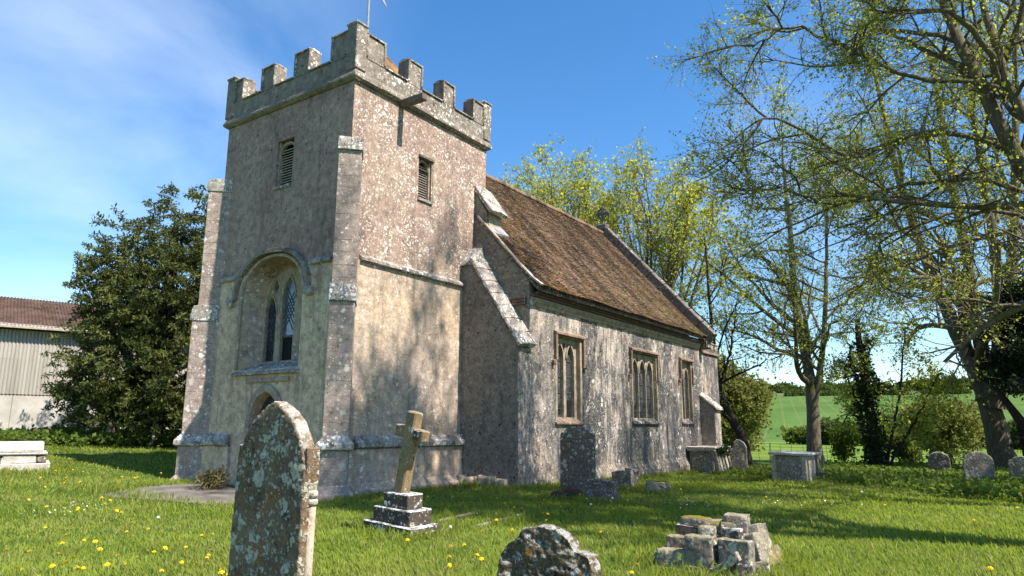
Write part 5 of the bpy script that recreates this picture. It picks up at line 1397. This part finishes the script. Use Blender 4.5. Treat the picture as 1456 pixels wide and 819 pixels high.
# near limes to the south whose boughs overhang and dapple the walls
z = g0(8.7, -16.9)
T('lime_tree', 'overhanging lime whose leafy boughs fill the upper right corner', [
  ([(8.9, -17.1, z - .2), (8.3, -16.0, z + 3), (7.3, -13.9, z + 6.6), (7.2, -13.0, z + 9.9), (7.65, -12.6, z + 12), (8.4, -12.2, z + 17)], .28, .06),
  ([(8.7, -16.9, z + 2), (7.4, -14.9, z + 6), (6.7, -13.7, z + 8.6), (7.0, -13.4, z + 10.9), (7.6, -13.2, z + 15)], .16, .05),
  ([(9, -17, z + 3.2), (10.4, -16.2, z + 8), (11.4, -15.0, z + 13), (11.8, -14.4, z + 18)], .26, .06),
  ([(8.4, -16.2, z + 3), (8.2, -14.9, z + 7), (7.3, -12.1, z + 8.6), (6.67, -10.3, z + 8.2), (5.6, -8.8, z + 9.2), (4.85, -7.7, z + 8.3)], .10, .015),
  ([(8.3, -16.0, z + 3), (7.9, -13.9, z + 6.8), (6.95, -11.6, z + 7.3), (6.4, -9.95, z + 6.95), (5.4, -8.5, z + 7.5)], .085, .015),
  ([(7.4, -14.6, z + 6.5), (6.7, -13.4, z + 9), (5.8, -11.7, z + 9.5), (5.0, -9.7, z + 11), (4.4, -8.7, z + 10.5)], .085, .015),
  ([(8.6, -16.6, z + 2.6), (9.0, -13.6, z + 6.6), (7.9, -11.1, z + 6.5), (7.3, -10.3, z + 5.4)], .07, .02),
  ([(7.0, -13.5, z + 9), (5.6, -13, z + 10.2), (5.1, -11.6, z + 10.8), (4.6, -10.6, z + 10.0)], .085, .015),
  ([(8.9, -17, z + 2.8), (11.6, -15.4, z + 6.6), (14.4, -13.0, z + 7.6), (15.9, -9.9, z + 7.1), (16.4, -8.4, z + 6.4)], .11, .02),
  ([(8.9, -17, z + 4), (11.0, -14.4, z + 8.6), (12.8, -11.8, z + 10.6), (14.0, -9.6, z + 10.4)], .13, .02)],
  lime_levels(12, 8, 7, .25, 50, .24, -.1, .75, rm=.005, up=0), (8, .058, .05), 'bark', 'leaf_lime', 61, outer=.2)
z = g0(1.3, -17)
T('lime_tree', 'tall lime south of the tower, its bough tips entering the top right', [([(1.3, -17.2, z - .2), (1.3, -17.1, z + 6), (1.6, -16.9, z + 13), (1.9, -16.6, z + 25)], .5, .08), ([(1.3, -17.2, z + 5), (2.6, -16.6, z + 12), (3.4, -16.4, z + 23)], .34, .08), ([(1.3, -17.2, z + 6), (0.2, -17, z + 13), (.1, -16.6, z + 22)], .3, .08)],
  lime_levels(15, 9, 7, .40, 40, .22, .6, .8, rm=.008), (17, .11, .09), 'bark', 'leaf_lime', 62, outer=.1)
z = g0(15.5, -20)
T('lime_tree', 'upright lime beyond the right edge, casting streaks on the nave', [([(15.5, -20.2, z - .2), (15.4, -20, z + 6), (15.2, -19.6, z + 14), (15.2, -19.4, z + 25)], .5, .09), ([(15.5, -20.2, z + 4), (14.0, -19.8, z + 12), (13.0, -19.4, z + 25)], .34, .08), ([(15.5, -20.2, z + 4), (17.0, -20, z + 12), (17.8, -19.8, z + 24)], .34, .08)],
  lime_levels(12, 8, 6, .3, 34, .28, .8, .9, rm=.009), (3, .11, .14), 'bark', 'leaf_lime', 63)
# round pale bush tree beyond the fence, hedge bushes, far wood
rg = np.random.default_rng(71)
def bush(x_, y_, w_, h_, name, label, mat, size, dens, cat='bush', group=None, n_=9):
    zb = g0(x_, y_)
    cs = [(x_ + rg.uniform(-.32, .32) * w_, y_ + rg.uniform(-.32, .32) * w_, zb + h_ * rg.uniform(.3, .72), w_ * .3 * rg.uniform(.7, 1.2), w_ * .3 * rg.uniform(.7, 1.2), h_ * .28 * rg.uniform(.7, 1.1)) for _ in range(n_)]
    cs.append((x_, y_, zb + h_ * .38, w_ * .45, w_ * .45, h_ * .42))
    P = blobs(cs, dens, rg, .35, .45); P = P[P[:, 2] > zb - .05]
    return cloud(P, name, label, mat, size, cat, rg, trunk=[([(x_, y_, zb - .3), (x_ + .05, y_, zb + h_ * .3), (x_, y_ + .05, zb + h_ * .7)], [h_ * .03, h_ * .022, h_ * .01])], base=(x_, y_, zb), group=group)
bush(51, 6.7, 6.6, 8.6, 'willow_tree', 'rounded yellow green tree in the pasture behind the crooked trunk', 'leaf_bush', .24, 800, 'tree')
bush(37, -10.0, 4.2, 4.2, 'hazel_bush', 'bright yellow green bush glowing in sun right of the ivy clad trunk', 'leaf_bush', .17, 620, 'bush')
bush(31.2, -5.4, 1.6, 2.6, 'shrub', 'dark ragged evergreen shrub between the straight lime and the ivy trunk', 'leaf_mid', .12, 800, 'bush')
bush(31.5, -8.4, 1.6, 1.8, 'shrub', 'dull green shrub low against the ivy clad trunk on its right side', 'leaf_mid', .14, 1100, 'bush')
hl = ['hedge bush hidden far left beyond the pasture, behind the chancel'] * 4 + [
    'hedge bush beyond the pasture seen just right of the crooked dark trunk', 'dark hedge bush beyond the pasture between crooked trunk and straight lime',
    'hedge bush beyond the pasture just left of the straight lime trunk', 'hedge bush beyond the pasture just right of the straight lime trunk',
    'hedge bush beyond the pasture behind the ivy clad trunk', 'hedge bush beyond the pasture right of the ivy clad trunk, behind the bright bush',
    'hedge bush beyond the pasture behind the sunlit hazel', 'hedge bush beyond the pasture above the dark round headstone',
    'hedge bush beyond the pasture above the sunlit pale headstone', 'hedge bush beyond the pasture left of the big leaning trunk', 'hedge bush beyond the pasture behind the dark right hand yew']
for i in range(4, 15):                                              # the first four would stand hidden behind the chancel
    t = i / 14
    yy = 22 - 46 * t + rg.uniform(-.8, .8); xx = 84 - 10 * t * t + rg.uniform(-1.5, 1.5)
    bush(xx, yy, rg.uniform(4.0, 5.6), rg.uniform(2.2, 3.6), 'hedge_bush', hl[i], ['hedge', 'leaf_mid', 'hedge'][i % 3], .34, 300, 'bush', 'bushes of the field hedge', 6)
P = []
for i in range(130):
    yy = rg.uniform(-120, 260); xx = 440 - yy * .14 + rg.uniform(-12, 12); zb = g0(xx, yy)
    P.append((xx, yy, zb + rg.uniform(1, 3), rg.uniform(5, 9), rg.uniform(5, 9), rg.uniform(2, 4.2)))
V, F_ = leaf_mesh(blobs(P, 16, rg, .3, .4), 2.0, rg)
tag(link('far_wood', np_mesh('far_wood', V, F_), 'hedge'), kind='stuff')
P = []
for i in range(60):
    yy = rg.uniform(-80, 140); xx = 335 - yy * .14 + rg.uniform(-3, 3); zb = g0(xx, yy)
    P.append((xx, yy, zb + .8, rg.uniform(2, 4), rg.uniform(2, 4), rg.uniform(1, 2)))
V, F_ = leaf_mesh(blobs(P, 50, rg, .3, .4), 1.0, rg)
tag(link('field_hedge', np_mesh('field_hedge', V, F_), 'hedge'), kind='stuff')
# brown plant by the door, ivy on the altar tomb, nettles
rgp = np.random.default_rng(81)
P = blobs([(-1.05, 3.1, .30, .42, .42, .28), (-1.0, 3.0, .42, .3, .3, .2)], 3600, rgp, .2, .5)
cloud(P, 'potted_shrub', 'small brown straggly shrub on the paving beside the tower buttress', 'dry', .11, 'shrub', rgp, trunk=[([(-1.05, 3.1, 0), (-1.05, 3.1, .35)], [.04, .02])], base=(-1.05, 3.1, hz(-1.05, 3.1)), aspect=.28)
n_ = 420
P = np.stack([17.0 + rgp.uniform(-.2, 1.2, n_), -3.18 + rgp.normal(0, .06, n_), .62 + rgp.uniform(-.02, .22, n_) - .22 * rgp.uniform(0, 1, n_) ** 2], -1)
cloud(P, 'ivy', 'small ivy trailing over the leaning slabs of the altar tomb', 'ivy', .09, 'ivy', rgp, base=(17.4, -3.2, .6))
def weeds(n_, xy, hgt, size, mat, name):
    x_, y_ = xy; zz = H(x_, y_)
    hh = hgt * (.35 + .65 * np.array([0.5 + 0.5 * mnoise.noise(Vector((a * .7, b * .7, 3.0))) for a, b in zip(x_, y_)]))
    P_ = np.stack([x_, y_, zz + hh * rgp.uniform(.05, 1, len(x_)) ** .7], -1)
    V, F2 = leaf_mesh(P_, size, rgp, .1, .7)
    return tag(link(name, np_mesh(name, V, F2), mat), kind='stuff')
n_ = 52000
xx = rgp.uniform(9.5, 30, n_); yy = rgp.uniform(-17.5, -3.2, n_)
edge = -6.9 - .05 * (xx - 14) + 1.2 * np.sin(xx * .9) - np.clip(14.5 - xx, 0, 9) * 1.05
keep = (yy < edge + rgp.normal(0, .5, n_)) | ((xx > 15.2) & (yy < -4.2 + rgp.normal(0, .3, n_)) & (yy > -8.6))
keep &= ~((xx > 12.8) & (xx < 14.9) & (yy > -7.45) & (yy < -6.2))
weeds(0, (xx[keep], yy[keep]), .42, .11, 'weed', 'nettles')
n_ = 15000
t = rgp.uniform(0, 1, n_); xx = -3 + 14 * t + rgp.normal(0, .8, n_); yy = 21.5 - 6.8 * t + rgp.normal(0, .8, n_) - .8
weeds(0, (xx, yy), .75, .15, 'weed', 'nettles')

k_ = 500
weeds(0, (-2.66 + rgp.normal(0, .5, k_), -9.62 + rgp.normal(0, .5, k_)), .22, .05, 'weed', 'weeds')
# ------------------------------------------------------------------ grass and flowers
rg = np.random.default_rng(91)
def wedge(n_, d0, d1, pw=0.0):
    a = YAW + np.radians(rg.uniform(-46, 46, n_))
    u = rg.uniform(0, 1, n_)
    d = np.exp(np.log(d0) + u * (np.log(d1) - np.log(d0)))
    return CAM.x + d * np.cos(a), CAM.y + d * np.sin(a), d
n_ = 400000
gx_, gy_, gd = wedge(n_, 5.6, 42)
ok = ~((gx_ > -.15) & (gx_ < 5.8) & (gy_ > -.15) & (gy_ < 5.6)) & ~((gx_ > 4.4) & (gx_ < 21.4) & (gy_ > -2.1) & (gy_ < 7.4)) & (gx_ < 34) & ~((gx_ > -3.3) & (gx_ < -.3) & (gy_ > .8) & (gy_ < 4.2) & (gx_ + gy_ * .0 < .4)) & ~((gx_ > .6) & (gx_ < 4.3) & (gy_ > -.6) & (gy_ < 0))
gx_, gy_, gd = gx_[ok], gy_[ok], gd[ok]; n_ = len(gx_)
def nz2(a, b, s):   # cheap smooth 2-d noise
    return (np.sin(a * s + 1.3 * np.sin(b * s * .7)) + np.sin(b * s * 1.1 + 1.7 * np.sin(a * s * .6 + 2)) + np.sin((a + b) * s * .8 + 4)) / 3
pat = nz2(gx_, gy_, 1.1) * .5 + nz2(gx_ + 9, gy_ - 4, 3.1) * .5
hgt = np.clip(.052 + .024 * pat + rg.normal(0, .015, n_), .02, .16) * (1 + .008 * gd)
tall = rg.uniform(0, 1, n_) < .012; hgt[tall] *= 1.9
wid = (.0035 + .00085 * gd) * rg.uniform(.7, 1.4, n_)
az_ = rg.uniform(0, 2 * PI, n_) + 0; lean = rg.uniform(.15, 1.0, n_) * hgt
px_, py_ = np.cos(az_) * wid, np.sin(az_) * wid
ldir = rg.uniform(0, 2 * PI, n_) * .5 + nz2(gx_, gy_, .8) * 2.0
lx, ly = np.cos(ldir) * lean, np.sin(ldir) * lean
b0 = np.stack([gx_, gy_, H(gx_, gy_) - .01], -1)
pv = np.stack([px_, py_, np.zeros(n_)], -1)
m_ = b0 + np.stack([lx * .35, ly * .35, hgt * .6], -1); tp = b0 + np.stack([lx, ly, hgt], -1)
V = np.stack([b0 - pv * .5, b0 + pv * .5, m_ + pv * .42, m_ - pv * .42, tp], 1).reshape(-1, 3)
bi = np.arange(n_)[:, None] * 5
def tufts(cx, cy, R0, R1, k):
    a = rg.uniform(0, 2 * PI, k); r = rg.uniform(R0, R1, k)
    return cx + r * np.cos(a), cy + r * np.sin(a)
tx_, ty_ = [], []
for (cx, cy, R1, k) in ((-8.1, -8.7, .42, 900), (-6.5, -9.8, .5, 900), (4.7, -3.66, .62, 1300), (2.85, -5.3, .52, 1100), (6.45, -4.1, .5, 800), (5.85, -5.35, .5, 700), (3.1, -4.35, .6, 900), (-2.92, -5.0, .72, 1500), (-2.6, -9.6, 1.05, 3000), (18.6, -3.5, .6, 800), (13.2, -7.0, 1.0, 1600), (13.9, -6.3, 1.0, 1200), (-2.6, 9.3, 1.0, 1200), (-1.1, -4.9, .9, 1200)):
    a, b_ = tufts(cx, cy, R1 * .6, R1 * 1.15, k); tx_.append(a); ty_.append(b_)
for (x0, x1, y0, y1, k) in ((4.3, 18, -2.55, -2.12, 5000), (-.6, 4.5, -1.0, -.55, 1600), (3.6, 4.5, -2.4, -.4, 900), (-3.6, -2.4, .4, 4.4, 1100), (-3.2, -.3, 4.3, 4.9, 700), (16.4, 18.6, -3.5, -3.1, 900)):
    tx_.append(rg.uniform(x0, x1, k)); ty_.append(rg.uniform(y0, y1, k))
tx_ = np.concatenate(tx_); ty_ = np.concatenate(ty_); k_ = len(tx_)
td_ = np.hypot(tx_ - CAM.x, ty_ - CAM.y); th_ = rg.uniform(.04, .17, k_) * (1 + .008 * td_); tw_w = (.004 + .0008 * td_) * rg.uniform(.7, 1.3, k_)
ta_ = rg.uniform(0, 2 * PI, k_); tl_ = rg.uniform(.1, .7, k_) * th_; tb_ = rg.uniform(0, 2 * PI, k_)
b0 = np.stack([tx_, ty_, H(tx_, ty_) - .01], -1); pv = np.stack([np.cos(ta_) * tw_w, np.sin(ta_) * tw_w, 0 * ta_], -1)
l2 = np.stack([np.cos(tb_) * tl_, np.sin(tb_) * tl_, 0 * tl_], -1); up_ = np.stack([0 * th_, 0 * th_, th_], -1)
V2 = np.stack([b0 - pv * .5, b0 + pv * .5, b0 + l2 * .35 + up_ * .6 + pv * .42, b0 + l2 * .35 + up_ * .6 - pv * .42, b0 + l2 + up_], 1).reshape(-1, 3)
V = np.concatenate([V, V2]); bi = np.arange(n_ + k_)[:, None] * 5
tag(link('grass', np_mesh('grass', V, [bi + np.array([[0, 1, 2, 3]]), bi + np.array([[3, 2, 4]])]), 'blade'), kind='stuff')

# dandelions: each flower a thing; heads and stalks share their meshes
def dandelion_mesh(seed):
    r = random.Random(seed); mb = MB()
    for layer, (R_, z_, k) in enumerate(((.026, .0, 11), (.018, .006, 9), (.010, .011, 6))):
        for i in range(k):
            a = 2 * PI * (i + r.random() * .5) / k; a2 = PI / k * .9
            p0 = (0, 0, z_ + .002); p1 = (R_ * .6 * math.cos(a - a2), R_ * .6 * math.sin(a - a2), z_ + .004); p2 = (R_ * math.cos(a), R_ * math.sin(a), z_ + r.uniform(-.003, .004)); p3 = (R_ * .6 * math.cos(a + a2), R_ * .6 * math.sin(a + a2), z_ + .004)
            mb.add([p0, p1, p2, p3], [(0, 1, 2, 3)])
    me = bpy.data.meshes.new('flower_head'); me.from_pydata(mb.V, [], mb.F); me.materials.append(M['petal']); return me
heads = [dandelion_mesh(i) for i in range(3)]
stalk = MB().tube([(0, 0, -.13), (.006, .003, -.06), (0, 0, 0)], .003, 4).mesh('stalk'); stalk.materials.append(M['stem'])
root0 = empty('dandelion', (0, 0, 0))
h0 = link('flower_head', heads[0], None, root0); s0_ = link('stalk', stalk, None, root0)
DL = 'yellow dandelion flower open in the churchyard grass'
def place_flower(i, x_, y_, hh, sc):
    r_ = root0.copy(); C.objects.link(r_) if i else None
    if i == 0: bpy.data.objects.remove(r_); r_ = root0
    r_.location = (x_, y_, hz(x_, y_) + hh); r_.scale = (sc,) * 3
    r_.rotation_euler = (rg.normal(0, .3), rg.normal(0, .3), rg.uniform(0, 6))
    tag(r_, DL, 'dandelion', 'dandelions in the grass')
    if i:
        for ch in (h0, s0_):
            c_ = ch.copy(); C.objects.link(c_); c_.parent = r_
            if ch is h0: c_.data = heads[i % 3]
fl = []
cl = [(-4.5, 2.0, 2.0, 26), (-7.6, -4.4, 1.1, 40), (-6.6, -3.2, 1.2, 30), (-8.2, -6.2, .9, 14), (-2.8, 6.8, 1.6, 26), (-1.5, 10.5, 2.0, 40), (-6.0, 3.5, 2.0, 16), (-3.6, -6.6, 1.2, 22), (-5.2, -8.2, 1.0, 14), (-.8, -6.2, 1.2, 14), (1.2, -4.0, 1.0, 14), (2.0, -7.4, 1.6, 16), (-2.8, -11.6, 1.2, 12), (2.6, -10.8, 1.8, 16), (6.2, -8.0, 2.2, 14), (-1.6, -2.4, .8, 8)]
for (cx, cy, sd_, k) in cl:
    for _ in range(k):
        fl.append((cx + rg.normal(0, sd_), cy + rg.normal(0, sd_)))
def clear(x_, y_):
    return not ((-.6 < x_ < 6 and -.7 < y_ < 6) or (4.2 < x_ < 22 and -2.6 < y_ < 8) or (-3.5 < x_ < -.2 and .2 < y_ < 4.8) or (-3.6 < x_ < -1.7 and -10.5 < y_ < -8.8) or (-3.4 < x_ < -2.4 and -5.7 < y_ < -4.3) or math.hypot(x_ - CAM.x, y_ - CAM.y) < 5.5)
fl = [p for p in fl if clear(*p)][:298]
for i, (x_, y_) in enumerate(fl):
    dd = math.hypot(x_ - CAM.x, y_ - CAM.y)
    place_flower(i, x_, y_, rg.uniform(.09, .15) * (1 + .012 * dd), rg.uniform(1.0, 1.45))
# seed heads
ck = bmesh.new(); bmesh.ops.create_icosphere(ck, subdivisions=2, radius=.024)
cm = bpy.data.meshes.new('seed_head'); ck.to_mesh(cm); ck.free(); cm.materials.append(M['clock'])
for i, (x_, y_) in enumerate([(-6.9, -7.1), (-6.6, -7.4), (-6.2, 1.4), (-7.3, -1.8), (-3.0, -5.9), (.9, -6.1), (2.2, -5.9), (7.8, -9.7), (-4.9, -1.5), (6.9, -9.0)]):
    r_ = empty('dandelion_clock', (x_, y_, hz(x_, y_) + .17), 0, 'white dandelion seed head above the grass', 'seed head', 'dandelion clocks in the grass')
    link('seed_head', cm, None, r_); link('stalk', stalk, None, r_).scale = (1, 1, 1.4)
# daisies and fallen petals in small drifts
P = []
for (cx, cy, sd_, k) in ((3.2, -7.2, .35, 60), (4.6, -8.3, .3, 26), (-4.4, 2.2, .35, 34), (-4.9, 1.5, .3, 30), (5.4, -9.9, .4, 14), (-.6, -3.9, .5, 10)):
    for _ in range(k): P.append((cx + rg.normal(0, sd_), cy + rg.normal(0, sd_)))
P = np.array(P); P = np.c_[P, H(P[:, 0], P[:, 1]) + rg.uniform(.05, .10, len(P))]
V = []; F_ = []
for p in P:
    b_ = len(V); r_ = rg.uniform(.010, .017); tx, ty = rg.normal(0, .25, 2)
    for j in range(7):
        a = 2 * PI * j / 7; V.append((p[0] + r_ * math.cos(a), p[1] + r_ * math.sin(a), p[2] + tx * r_ * math.cos(a) + ty * r_ * math.sin(a)))
    F_.append(tuple(range(b_, b_ + 7)))
dm = bpy.data.meshes.new('daisies'); dm.from_pydata(V, [], F_)
tag(link('daisies', dm, 'white'), kind='stuff')
print('TREES', cnt)
